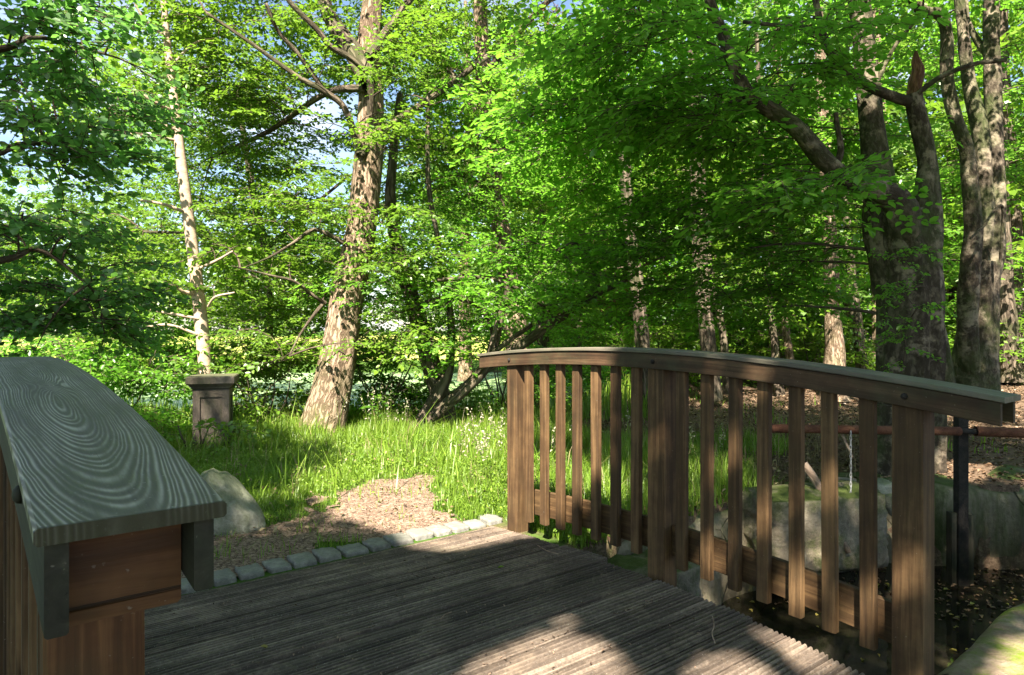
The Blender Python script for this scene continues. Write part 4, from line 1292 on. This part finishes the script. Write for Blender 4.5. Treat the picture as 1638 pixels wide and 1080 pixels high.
# unseen tree added behind the viewpoint, its crown shaped to shade the bridge
sh_root, shsrc = tree('unseen_shade_tree', 'unseen tall tree added behind the viewpoint, crown shaped to shade the bridge', 'tree', [(np.array([-2.5, -7.5, -.1]), .35), (np.array([-2.3, -7.2, 3]), .28), (np.array([-1.5, -6.2, 6]), .2), (np.array([-.8, -5, 8.5]), .1)], [
    [(np.array([-1.9, -6.7, 4.6]), .14), (np.array([0, -5, 7]), .1), (np.array([2.5, -3, 8]), .05)], [(np.array([-1.9, -6.7, 4.6]), .12), (np.array([-3.5, -4, 6.8]), .08), (np.array([-4.5, -1, 8]), .04)]], M['bark'], seed=19)
rng = np.random.default_rng(77)
NS = 5200
lx = rng.uniform(-6.5, 9, NS); ly = rng.uniform(-2, 13, NS)
okk = ((ly < 7.0) | (lx > .6)) & ((ly < 7.0) | ((ly < 9) & (RNG.random(NS) < .25)))
lx, ly = lx[okk], ly[okk]
bu, bv = rng.uniform(-.9, 2.5, 1100), rng.uniform(-.2, 3.3, 1100)
bx_, by_ = UV(bu, bv)
bx_ = np.concatenate([bx_, rng.uniform(2.3, 4.6, 420)]); by_ = np.concatenate([by_, rng.uniform(5.4, 8.8, 420)])
lx = np.concatenate([lx, bx_]); ly = np.concatenate([ly, by_])
hh = rng.uniform(6.0, 9.5, len(lx))
pp = np.stack([lx + TOSUN[0] / TOSUN[2] * hh, ly + TOSUN[1] / TOSUN[2] * hh, hh], -1)  # sprays set up the sun ray from each spot to be shaded
vis = (pp[:, 1] > .3) & ((pp[:, 2] - CZ) / np.maximum(pp[:, 1], .1) < .62)
pp = pp[~vis & shade_keep(pp)]
cr = Crown()
cr.place(TEMPS['shade'], pp, rng.uniform(0, 6.28, len(pp)), rng.normal(0, .2, len(pp)), rng.normal(0, .3, len(pp)), rng.uniform(.7, 1.0, len(pp)), rng)
# gaps cut into that crown to put sun on the path, the grass and a few places on the deck
for i in range(len(cr.V)):
    n4 = cr.Q[i].min()
    q = cr.Q[i] - n4
    cen = cr.V[i][q].mean(1)
    cr.Q[i] = cr.Q[i][~sunlit(cen)]; cr.MI[i] = cr.MI[i][:len(cr.Q[i])]
crown_obj(cr, M['leaf_dark'], sh_root)

# ------------------------------------------------------------------ shrubs
def shrub(label, c, vols, leafm, seed, temps='bush', nst=7, h=.8, dens=6, keep=None):
    root = tag(empty('shrub', c), label, 'shrub')
    rng = np.random.default_rng(seed)
    src = []; cr0 = Crown()
    for i in range(nst):
        a = rng.uniform(0, 6.28); tip = np.array([c[0] + .5 * h * math.cos(a), c[1] + .3 * h * math.sin(a), c[2] + h * rng.uniform(.7, 1.1)])
        p_, r_ = catmull([np.array(c) + rng.normal(0, .05, 3) * [1, 1, 0], (np.array(c) + tip) / 2 + rng.normal(0, .06, 3), tip], [.014, .01, .004], 9)
        V, Q, Gc = tube_arrays(p_, r_, 6); cr0.push(V, Q, np.full(len(V), .5), 0, Gc); src.append(p_[2:])
    link('stem', cr0.mesh('stem', M['bark'], M['twig']), root)
    cr = Crown(); src = np.vstack(src)
    for cc, r, n in vols:
        grow(cr, TEMPS[temps], src, ell(rng, cc, r, n), rng, dens=dens, r0=.006, keep=keep)
    crown_obj(cr, M[leafm], root, 'foliage')
kslim = clear_of((SLIM[:4], 7.0, 3, .05), ([(330, 605, 45), (330, 730, 38)], 6.6, 0, .1))
shrub('sunlit leafy bush filling the gap between pillar and oak', np.array([-2.9, 7.6, 0]), [(P(410, 620, 7.7), (.5, .4, .33), 34), (P(440, 560, 7.9), (.5, .4, .25), 20)], 'leaf_lit', 51, keep=clear_of((OAK, 7.3, 4, .2), ([(330, 605, 45), (330, 730, 38)], 6.6, 0, .1)))
shrub('dense green bush behind the near railing at left', np.array([-4.2, 6.9, 0]), [(P(180, 600, 6.9), (.75, .5, .42), 50), (P(60, 570, 7.2), (.6, .5, .35), 30), (P(260, 560, 7.4), (.5, .4, .3), 22), (P(230, 680, 6.6), (.45, .3, .25), 20)], 'leaf_dark', 52, keep=kslim, h=1.0)
shrub('dark low bush behind the oak trunk', np.array([-1.6, 8.2, 0]), [(P(630, 620, 8.4), (.55, .35, .35), 36), (P(590, 560, 8.6), (.5, .35, .3), 20), (P(740, 640, 8.4), (.3, .3, .25), 10)], 'leaf_dark', 53, keep=keep_lit)
shrub('overhanging bush on the pond bank right of the railing end', np.array([-.1, 8.6, 0]), [(P(850, 610, 8.7), (.45, .3, .3), 18), (P(940, 600, 8.9), (.4, .3, .2), 10)], 'leaf_dark', 54)
shrub('tall loose hazel-like bush on the pond bank at the far left', np.array([-5.8, 8.6, 0]), [(P(60, 590, 8.6), (.9, .5, .4), 44), (P(170, 560, 8.9), (.8, .5, .4), 36)], 'leaf_lit', 56, h=1.1)
shrub('light green bush on the pond bank behind the slender pale trunk', np.array([-4.2, 9.0, 0]), [(P(290, 580, 9.0), (.8, .5, .4), 40), (P(390, 580, 9.2), (.6, .4, .35), 24)], 'leaf_lit', 57, h=1.0, keep=kslim)
shrub('tiny leafy sprig growing against the pillar foot', np.array([-2.95, 6.15, 0]), [(P(355, 690, 6.1), (.1, .06, .12), 7)], 'leaf_lit', 55, nst=3, h=.3)

mp_t, mp_s = tree('maple_tree', 'broad sunlit tree on the pond bank between pillar and oak', 'tree', px_path([(428, 600, 7), (430, 480, 6), (420, 380, 6), (400, 280, 5), (380, 150, 4)], 10.5), [px_path([(425, 430, 4), (330, 380, 3), (230, 370, 2)], 10.8), px_path([(424, 400, 4), (500, 330, 3), (560, 280, 2)], 10.8)], M['bark'], seed=41)
crown(mp_t, mp_s, [(P(370, 300, 11), (1.5, 1, 1.1), 62), (P(330, 120, 11.5), (1.6, 1, 1.0), 44), (P(230, 400, 11), (1.3, 1, .8), 50), (P(160, 120, 12), (1.6, 1, 1.2), 36), (P(60, 430, 11), (1.3, 1, .8), 36), (P(480, 430, 10.6), (1.2, .8, .7), 28), (P(360, 500, 10.4), (1.3, .7, .5), 24), (P(120, 300, 12), (1.4, 1, .9), 24), (P(150, 500, 10.6), (1.3, .8, .4), 20)], 'lit', 'leaf_lit', 42, scale=(1.0, 1.3), dens=4.2)

def proto_shrub(seed, leafm, r, h):
    root = empty('understory_shrub'); rng = np.random.default_rng(seed)
    cr0 = Crown(); src = []
    for i in range(6):
        a = rng.uniform(0, 6.28)
        p_, _ = catmull([np.array([0, 0, -.1]), np.array([.25 * r * math.cos(a), .25 * r * math.sin(a), h * .4]), np.array([.6 * r * math.cos(a), .6 * r * math.sin(a), h * .85])], [.02, .014, .006], 8)
        V, Q, Gc = tube_arrays(p_, np.linspace(.02, .005, 8), 5); cr0.push(V, Q, np.full(len(V), .5), 0, Gc); src.append(p_[2:])
    link('stem', cr0.mesh('stem', M['bark'], M['twig']), root)
    cr = Crown(); grow(cr, TEMPS['mid'], np.vstack(src), ell(rng, (0, 0, h * .55), (r, r, h * .5), 34), rng, dens=3.6, r0=.006)
    crown_obj(cr, M[leafm], root, 'foliage'); return root

ps = [proto_shrub(61, 'leaf_dark', 1.2, 1.5), proto_shrub(62, 'leaf_lit', 1.3, 1.3)]
for i, (x, y, sc_) in enumerate([(.9, 12.5, .8), (2.6, 12.2, .9), (4.3, 13.8, 1.1), (5.6, 12.4, .9), (7.4, 13.2, 1.1), (9.2, 12.2, 1.0), (10.8, 14.5, 1.2), (1.6, 15.5, 1.2), (3.6, 17, 1.2), (6.4, 16.5, 1.3), (8.8, 17, 1.3), (12.6, 16.5, 1.2), (2.2, 21, 1.5), (5.2, 21.5, 1.5), (9.5, 22, 1.6), (13.5, 21, 1.6), (7.5, 27, 2), (3, 28, 2), (12, 28, 2.2), (17, 25, 2.2), (.4, 21, 1.2), (16, 18, 1.5)]):
    o = ps[i % 2]
    if i > 1:
        src_o = o; o = src_o.copy(); COL.objects.link(o)
        for ch in src_o.children:
            c = ch.copy(); COL.objects.link(c); c.parent = o
    o.location = (x, y, float(gz(x, y))); o.rotation_euler = (0, 0, random.uniform(0, 6.28)); o.scale = (sc_, sc_, sc_ * random.uniform(.8, 1.1))
    tag(o, 'leafy undergrowth bush on the wood floor behind the right-hand trunks', 'shrub', 'undergrowth in the wood')

# ------------------------------------------------------------------ wood beyond: individual trees, copied
def wood_tree(seed, h, leafm, rad, barkm):
    rng = np.random.default_rng(seed)
    tr = [(np.array([0, 0, -.2]), .17), (np.array([.05, 0, h * .3]), .14), (np.array([-.05, .1, h * .6]), .1), (np.array([0, 0, h * .92]), .04)]
    root = empty('woodland_tree'); o, p, r = tube_obj('trunk', tr, barkm, root, 9, None, .1, .4, seed)
    cr = Crown()
    for zc, rr, n in ((h * .78, rad * .8, 30), (h * .52, rad, 40), (h * .27, rad * .9, 20)):
        grow(cr, TEMPS['far'], p[3:], ell(rng, (0, 0, zc), (rr, rr, h * .16), n), rng, dens=1.7, r0=.015, scale=(.55, .8))
    crown_obj(cr, M[leafm], root)
    return root
protos = [wood_tree(1, 9, 'leaf_lit', 2.3, M['bark']), wood_tree(2, 10, 'leaf_far', 2.6, M['oak']), wood_tree(3, 8.5, 'leaf_dark', 2.2, M['bark'])]
spots = [(.6, 13.5), (3.0, 15), (5.2, 13), (7.4, 14.5), (9.6, 12.8), (2.0, 18.5), (5.4, 18), (8.4, 19), (11.4, 17), (13.4, 13.5), (1.0, 24), (4.2, 25), (7.8, 25), (11.5, 24), (15.5, 21), (18, 17), (-1.2, 17.0) , (14.5, 28), (10, 31), (5, 32), (19.5, 26)]
used = set()
WL = 'leafy tree in the dense wood behind the right-hand trunks'
for i, (x, y) in enumerate(spots):
    k = (i * 2 + i // 3) % 3
    if k not in used:
        o = protos[k]; used.add(k)
    else:
        o = protos[k].copy(); COL.objects.link(o)
        for ch in protos[k].children:
            c = ch.copy(); COL.objects.link(c); c.parent = o
    s = random.uniform(.85, 1.2)
    o.location = (x, y, float(gz(x, y))); o.rotation_euler = (0, 0, random.uniform(0, 6.28)); o.scale = (s, s, s)
    tag(o, WL, 'tree', 'woodland trees behind')
cop = wood_tree(8, 5, 'leaf_copper', 1.5, M['bark']); cop.location = (3.6, 22.5, 0); cop.name = 'copper_beech'
tag(cop, 'copper-leaved tree glimpsed through the gap above the far railing', 'tree')
c2 = wood_tree(9, 5, 'leaf_copper', 1.6, M['bark']); c2.location = (16, 22, 0); c2.name = 'copper_beech'
tag(c2, 'copper-leaved tree glimpsed at the right edge behind the trunks', 'tree')

# far woods beyond the meadow, one mass
rng = np.random.default_rng(90)
cr = Crown()
temps_far = sprays(12, 5, L=3.2, leaf=.62, nside=6, lod=1, droop=.2, wid=.6, sp=.5, wild=.5)
for i in range(34):
    x = -62 + i * 3.3 + rng.normal(0, 1); y = rng.uniform(52, 64); h = rng.uniform(9, 15) * (1.0 if x < -8 else 1.3)
    n = 95
    c = ell(rng, (x, y, h * .5), (3.6, 3, h * .52), n, .3)
    cr.place(temps_far, c, rng.uniform(0, 6.28, n), rng.normal(0, .3, n), rng.normal(0, .4, n), rng.uniform(.5, .9, n), rng, rng.uniform(-.2, .2))
tag(crown_obj(cr, M['leaf_far'], None, 'far_woods'), 'pale green mass of woods beyond the meadow', kind='stuff')

# ------------------------------------------------------------------ grass, litter
def blades(n, reg, hr, wr, seed, dens=None, name='grass', label='', mat='grass', bend=.5):
    rng = np.random.default_rng(seed)
    x = rng.uniform(reg[0], reg[1], n); y = rng.uniform(reg[2], reg[3], n)
    uu, vv = to_uv(x, y)
    ok = ~in_poly(x, y, CHANNEL) & ~in_poly(x, y, POND) & ~((vv < 3.27) & (uu > -.1) & (uu < 2.4) & (vv > .5))
    if dens is not None: ok &= rng.random(n) < dens(x, y)
    x, y = x[ok], y[ok]; n = len(x)
    z = gz(x, y) - .01
    h = rng.uniform(hr[0], hr[1], n) * (.55 + .9 * vnoise(x * 2.2 + 5, y * 2.2)); w = rng.uniform(wr[0], wr[1], n)
    h = h * np.where((y < 5.5) & (x < .4), .7, 1.0)
    a = rng.uniform(0, 6.28, n); ln = rng.uniform(.1, 1, n) ** 1.3 * bend * h
    dx, dy = np.cos(a), np.sin(a); sx, sy = -dy, dx
    V = np.zeros((n, 6, 3))
    for i, (t, ww) in enumerate(((0, 1), (.55, .8), (1, .08))):
        cx = x + dx * ln * t ** 2; cy = y + dy * ln * t ** 2; cz = z + h * (t - .18 * t * t * (ln / h))
        V[:, i * 2] = np.stack([cx - sx * w * ww, cy - sy * w * ww, cz], -1); V[:, i * 2 + 1] = np.stack([cx + sx * w * ww, cy + sy * w * ww, cz], -1)
    o = (np.arange(n) * 6)[:, None, None]
    Q = (np.array([(0, 1, 3, 2), (2, 3, 5, 4)])[None] + o).reshape(-1, 4)
    t = np.repeat(np.clip(rng.random(n) * .6 + .5 * vnoise(x * 1.5, y * 1.5 + 40), 0, 1), 6)
    return V.reshape(-1, 3), Q, t


def join(parts):
    V, Q, T = [], [], []; o = 0
    for v, q, t in parts:
        V.append(v); Q.append(q + o); T.append(t); o += len(v)
    return np.vstack(V), np.vstack(Q), np.concatenate(T)


def d_main(x, y):
    pth = on_path(x, y)
    edge = on_path(x + .12, y) | on_path(x - .12, y) | on_path(x, y - .12)
    d = np.where(pth, .012 + .22 * np.clip((y - 4.3) * .8, 0, 1) * (vnoise(x * 5, y * 5 + 3) > .55), np.where(edge, .5, 1.0))
    left_sparse = (y < 4.2) & (x < -1.1) & pth
    d = np.where(left_sparse, .09 * (vnoise(x * 6, y * 6) > .5) + .01, d)
    return d


def d_right(x, y):
    k = vnoise(x * .9 + 11, y * .9 + 3)
    a = np.where((x < 1.9) & (y < 6.2), 1.0, 0.0)
    return np.clip(a * .9 + np.clip((k - .58) * 3, 0, .5) * (x < 9), 0, 1)


parts = [blades(120000, (-4.6, .6, 3.3, 6.6), (.04, .13), (.0014, .0034), 1, d_main, bend=.9),
         blades(44000, (-4.8, .8, 6.2, 8.9), (.07, .24), (.002, .0045), 2, d_main, bend=.8),
         blades(46000, (-.3, 3.6, 3.3, 7.6), (.06, .2), (.0016, .004), 3, d_right, bend=.8),
         blades(9000, (2.5, 10.5, 5.2, 14), (.05, .16), (.004, .009), 4, d_right),
         blades(7000, (-10, 2, 8.5, 11), (.15, .5), (.005, .01), 5, d_main)]
parts.append(blades(2600, (-4.4, .6, 4.4, 8.4), (.22, .48), (.003, .006), 6, lambda x, y: d_main(x, y) * (vnoise(x * 1.3 + 3, y * 1.3) > .45), bend=1.3))
parts.append(blades(9000, (-4, .8, 3.0, 5.6), (.03, .13), (.0015, .0035), 7, lambda x, y: on_path(x, y) * (vnoise(x * 5 + 3, y * 5) > .62) * np.where(x < -1, .55, .12), bend=1.0))
# soft low herbs among the grass: small round leaves
V, Q, T = join(parts)
tag(link('grass', raw_mesh('grass', V, Q, T, [M['grass']])), 'long fresh green grass growing on both banks', kind='stuff')

def herbs(n, reg, seed, dens, size=(.010, .026), hmax=.13):
    rng = np.random.default_rng(seed)
    x = rng.uniform(reg[0], reg[1], n); y = rng.uniform(reg[2], reg[3], n)
    uu, vv = to_uv(x, y)
    ok = ~in_poly(x, y, CHANNEL) & ~((vv < 3.27) & (uu > -.1) & (uu < 2.4)) & (rng.random(n) < dens(x, y))
    x, y = x[ok], y[ok]; n = len(x)
    z = gz(x, y) + rng.uniform(.01, hmax, n) * (.3 + vnoise(x * 4, y * 4))
    return flakes(np.stack([x, y, z], -1), rng, size, .5)


def flakes(pos, rng, size, tilt, aspect=1.0, curl=.15):
    n = len(pos)
    lv = LEAF[2][0] * np.array([1, aspect, curl / .06]); lf = LEAF[2][1]
    a = rng.uniform(0, 6.28, n); pit = rng.normal(0, tilt, n); rol = rng.normal(0, tilt, n); s = rng.uniform(size[0], size[1], n)
    dx = np.stack([np.cos(a) * np.cos(pit), np.sin(a) * np.cos(pit), np.sin(pit)], -1); sd = np.stack([-np.sin(a), np.cos(a), 0 * a], -1); up = np.cross(dx, sd)
    s2 = sd * np.cos(rol)[:, None] + up * np.sin(rol)[:, None]; u2 = np.cross(dx, s2)
    V = pos[:, None] + s[:, None, None] * (lv[None, :, 0:1] * dx[:, None] + lv[None, :, 1:2] * s2[:, None] + lv[None, :, 2:3] * u2[:, None])
    Q = (lf[None] + (np.arange(n) * 6)[:, None, None]).reshape(-1, 4)
    return V.reshape(-1, 3), Q, np.repeat(rng.random(n), 6)


def scatter_late(n):
    rng = np.random.default_rng(88)
    x = rng.uniform(-4, 3, n); y = rng.uniform(3.6, 7.5, n); k = ~in_poly(x, y, CHANNEL) & ~((to_uv(x, y)[1] < 3.3) & (to_uv(x, y)[0] < 2.5))
    return flakes(np.stack([x[k], y[k], gz(x[k], y[k]) + rng.uniform(.01, .08, k.sum())], -1), rng, (.015, .04), .5)


V, Q, T = join([herbs(60000, (-4.6, .6, 3.4, 7.4), 31, lambda x, y: d_main(x, y) * np.clip((vnoise(x * 1.7 + 8, y * 1.7) - .35) * 2.5, 0, 1)), herbs(9000, (-.2, 3.4, 3.4, 7), 32, lambda x, y: d_right(x, y) * .8)])
tag(link('ground_herbs', raw_mesh('ground_herbs', V, Q, T, [M['grass']])), 'small leafy ground herbs among the grass', kind='stuff')

V, Q, T = join([blades(2600, (-4.6, 3.2, 3.4, 8.6), (.1, .34), (.0012, .0028), 8, d_main, bend=1.1), scatter_late(1500)])
tag(link('dry_straw', raw_mesh('dry_straw', V, Q, T, [M['straw']])), 'dry straw-coloured stems and dead leaf scraps among the grass', kind='stuff')

# flowering grass heads by the far railing post and at the oak foot
rng = np.random.default_rng(61); VV = []; QQ = []; TT = []; o = 0; sv = Crown()
spots_ = [(random.gauss(770, 22), random.uniform(735, 790)) for _ in range(26)] + [(random.gauss(600, 30), random.uniform(690, 720)) for _ in range(14)] + [(random.uniform(880, 1250), random.uniform(720, 790)) for _ in range(12)]
hd = []
for px_, py_ in spots_:
    x, y = G(px_, py_); hgt = rng.uniform(.3, .55); a = rng.uniform(0, 6.28); ln = rng.uniform(.03, .14)
    t = np.linspace(0, 1, 6)[:, None]
    pth = np.array([x, y, 0]) + t * np.array([0, 0, hgt]) + t ** 2 * np.array([math.cos(a) * ln, math.sin(a) * ln, 0])
    V, Q, Gc = tube_arrays(pth, np.linspace(.0022, .0012, 6), 4); sv.push(V, Q, np.full(len(V), .7), 1, Gc)
    for j in range(rng.integers(10, 22)):
        q = rng.uniform(.7, 1.0); hd.append(pth[0] + (pth[-1] - pth[0]) * q + rng.normal(0, .011, 3) + [0, 0, (q - .85) * .1])
V, Q, T = flakes(np.array(hd), rng, (.012, .026), .9, .8); sv.push(V, Q, T, 0)
tag(link('flowering_grass', sv.mesh('flowering_grass', M['seed'], M['grass'])), 'tall cocksfoot grass with pale seed heads by the railing end', kind='stuff')

# leaf litter under the trees, chips on the path, floating leaves
def scatter(n, reg, seed, ok, z, size, tilt, aspect=1.0):
    rng = np.random.default_rng(seed)
    x = rng.uniform(reg[0], reg[1], n); y = rng.uniform(reg[2], reg[3], n); k = ok(x, y)
    x, y = x[k], y[k]
    return flakes(np.stack([x, y, z(x, y) + rng.uniform(.003, .02, len(x))], -1), rng, size, tilt, aspect)
okland = lambda x, y: ~in_poly(x, y, CHANNEL) & ~in_poly(x, y, POND) & ~((to_uv(x, y)[1] < 3.3) & (to_uv(x, y)[0] < 2.45))
V, Q, T = join([scatter(26000, (.8, 9.5, 3.8, 12), 71, lambda x, y: okland(x, y) & (x > .25 * (y - 4)), gz, (.02, .05), .35), scatter(900, (.1, 1.0, 3.4, 4.1), 72, okland, gz, (.02, .05), .5)])
tag(link('leaf_litter', raw_mesh('leaf_litter', V, Q, T, [M['litter']])), 'brown dead leaves covering the wood floor on the right', kind='stuff')
V, Q, T = scatter(42000, (-3.4, .7, 2.6, 5.6), 73, lambda x, y: on_path(x, y) & (to_uv(x, y)[1] > 3.28), lambda x, y: gz(x, y) + .006, (.004, .015), .3, .55)
V2, Q2, T2 = scatter(16000, (-3.6, .8, 2.6, 6.0), 76, lambda x, y: ~on_path(x, y) & (to_uv(x, y)[1] > 3.3) & (on_path(x + .14, y) | on_path(x - .14, y) | on_path(x, y - .18) | on_path(x, y + .1)), lambda x, y: gz(x, y) + .004, (.004, .018), .4, .5)
V, Q, T = join([(V, Q, T), (V2, Q2, T2)])
tag(link('bark_chips', raw_mesh('bark_chips', V, Q, T, [M['chip']])), 'loose brown bark chips strewn over the path', kind='stuff')
okw = lambda x, y: in_poly(x, y, CHANNEL) & (vnoise(x * 1.6 + 2, y * 1.6 + 7) + .35 * vnoise(x * 6, y * 6) > .62)
V, Q, T = scatter(5200, (.5, 5.5, 1.6, 5.6), 74, okw, lambda x, y: np.full(len(x), -.603), (.015, .042), .08)
tag(link('floating_leaves', raw_mesh('floating_leaves', V, Q, T, [M['litter']])), 'dead leaves floating in drifts on the dark stream', kind='stuff')
V, Q, T = scatter(420, (.5, 5.5, 1.6, 5.6), 75, lambda x, y: in_poly(x, y, CHANNEL), lambda x, y: np.full(len(x), -.6), (.02, .045), .08)
tag(link('yellow_leaf_scatter', raw_mesh('yellow_leaf_scatter', V, Q, T, [M['yellowleaf']])), 'fresh yellow leaves floating on the stream', kind='stuff')
# debris on the deck
rng = np.random.default_rng(81)
uu = rng.uniform(.2, 2.2, 800); vv = rng.uniform(.8, 3.1, 800)
pos = np.array([W(a, b_, deck_z(b_) + .004) for a, b_ in zip(uu, vv)])
# crumbs and needles gather along a few board joints
ju = rng.uniform(.2, 2.2, 900); jv = .685 + .155 * rng.integers(1, 15, 900) + rng.normal(0, .006, 900)
kk = vnoise(ju * 3, jv * 9) > .52
pos = np.vstack([pos, np.array([W(a, b_, deck_z(b_) + .002) for a, b_ in zip(ju[kk], jv[kk])])])
V, Q, T = flakes(pos, rng, (.004, .016), .3, .7)
tag(link('deck_debris', raw_mesh('deck_debris', V, Q, T, [M['chip']])), 'small bits of bark and grit lying on the deck', kind='stuff')
for (px_, py_), ang, lab in [((806, 905), .3, 'fresh green leaf lying on the far part of the deck'), ((416, 1033), 1.2, 'pale leaf lying on the deck at lower left')]:
    x, y = G(px_, py_, .07); u_, v_ = to_uv(x, y)
    V, Q, T = flakes(np.array([[x, y, CZ + deck_z(v_) + .008]]), np.random.default_rng(int(px_)), (.03, .032), .15)
    tag(link('fallen_leaf', raw_mesh('fallen_leaf', V, Q, T, [M['grass' if px_ > 500 else 'yellowleaf']])), lab, 'leaf')
for pts, lab in [([(1140, 985), (1142, 1000), (1139, 1010), (1144, 1025)], 'thin forked twig lying on the deck near the far railing'), ([(705, 993), (712, 985), (722, 981)], 'short curved twig lying in the middle of the deck'), ([(860, 870), (876, 880), (893, 886)], 'tiny twig lying on the deck under the balusters')]:
    q = []
    for px_, py_ in pts:
        x, y = G(px_, py_, .065); u_, v_ = to_uv(x, y); q.append((x, y, CZ + deck_z(v_) + .006))
    stick(q, .0028, .0018, lab, name='twig')

# ------------------------------------------------------------------ sky, sun, camera
w = bpy.data.worlds.new('World'); sc.world = w; w.use_nodes = True
nt = w.node_tree; nt.nodes.clear()
out = nt.nodes.new('ShaderNodeOutputWorld'); bg = nt.nodes.new('ShaderNodeBackground'); sky = nt.nodes.new('ShaderNodeTexSky')
sky.sky_type = 'NISHITA'; sky.sun_disc = False; sky.sun_elevation = SUN_EL
sky.sun_rotation = math.pi + SUN_AZ
sky.air_density = 1.0; sky.dust_density = .6
tc = nt.nodes.new('ShaderNodeTexCoord'); no = nt.nodes.new('ShaderNodeTexNoise'); no.inputs['Scale'].default_value = 2.6; no.inputs['Detail'].default_value = 7; no.inputs['Roughness'].default_value = .6
mp = nt.nodes.new('ShaderNodeMapping'); mp.inputs['Scale'].default_value = (1, 1, 2.2); mp.inputs['Location'].default_value = (.4, .1, 0)
nt.links.new(tc.outputs['Generated'], mp.inputs[0]); nt.links.new(mp.outputs[0], no.inputs['Vector'])
rp_ = nt.nodes.new('ShaderNodeValToRGB'); rp_.color_ramp.elements[0].position = .49; rp_.color_ramp.elements[1].position = .72
nt.links.new(no.outputs['Fac'], rp_.inputs[0])
mx_ = nt.nodes.new('ShaderNodeMix'); mx_.data_type = 'RGBA'; nt.links.new(rp_.outputs[0], mx_.inputs['Factor'])
nt.links.new(sky.outputs[0], mx_.inputs[6]); mx_.inputs[7].default_value = (5.5, 5.7, 6.1, 1)
nt.links.new(mx_.outputs[2], bg.inputs[0]); bg.inputs[1].default_value = .05
nt.links.new(bg.outputs[0], out.inputs[0])

sl = bpy.data.lights.new('sun', 'SUN'); sl.energy = 5.0; sl.angle = R(.53); sl.color = (1, .90, .77)
so = bpy.data.objects.new('sun', sl); COL.objects.link(so)
so.rotation_euler = Vector(TOSUN).to_track_quat('Z', 'Y').to_euler(); so.location = (0, 0, 20)

cam = bpy.data.cameras.new('camera'); co = bpy.data.objects.new('camera', cam); COL.objects.link(co)
co.location = (0, 0, CZ); co.rotation_euler = (R(90), 0, 0)
cam.sensor_width = 36; cam.lens = F / 1638 * 36; cam.shift_y = -15 / 1638
cam.clip_start = .05; cam.clip_end = 600
sc.camera = co

sc.render.engine = 'CYCLES'
sc.view_settings.view_transform = 'Standard'; sc.view_settings.look = 'None'; sc.view_settings.gamma = 1
sc.view_settings.exposure = 2.55
cy = sc.cycles
cy.max_bounces = 6; cy.diffuse_bounces = 3; cy.glossy_bounces = 2; cy.transmission_bounces = 4; cy.transparent_max_bounces = 4
cy.use_denoising = True; cy.use_adaptive_sampling = True; cy.adaptive_threshold = .015
cy.caustics_reflective = False; cy.caustics_refractive = False
cy.sample_clamp_indirect = 6
sc.render.resolution_x = 1024; sc.render.resolution_y = 675
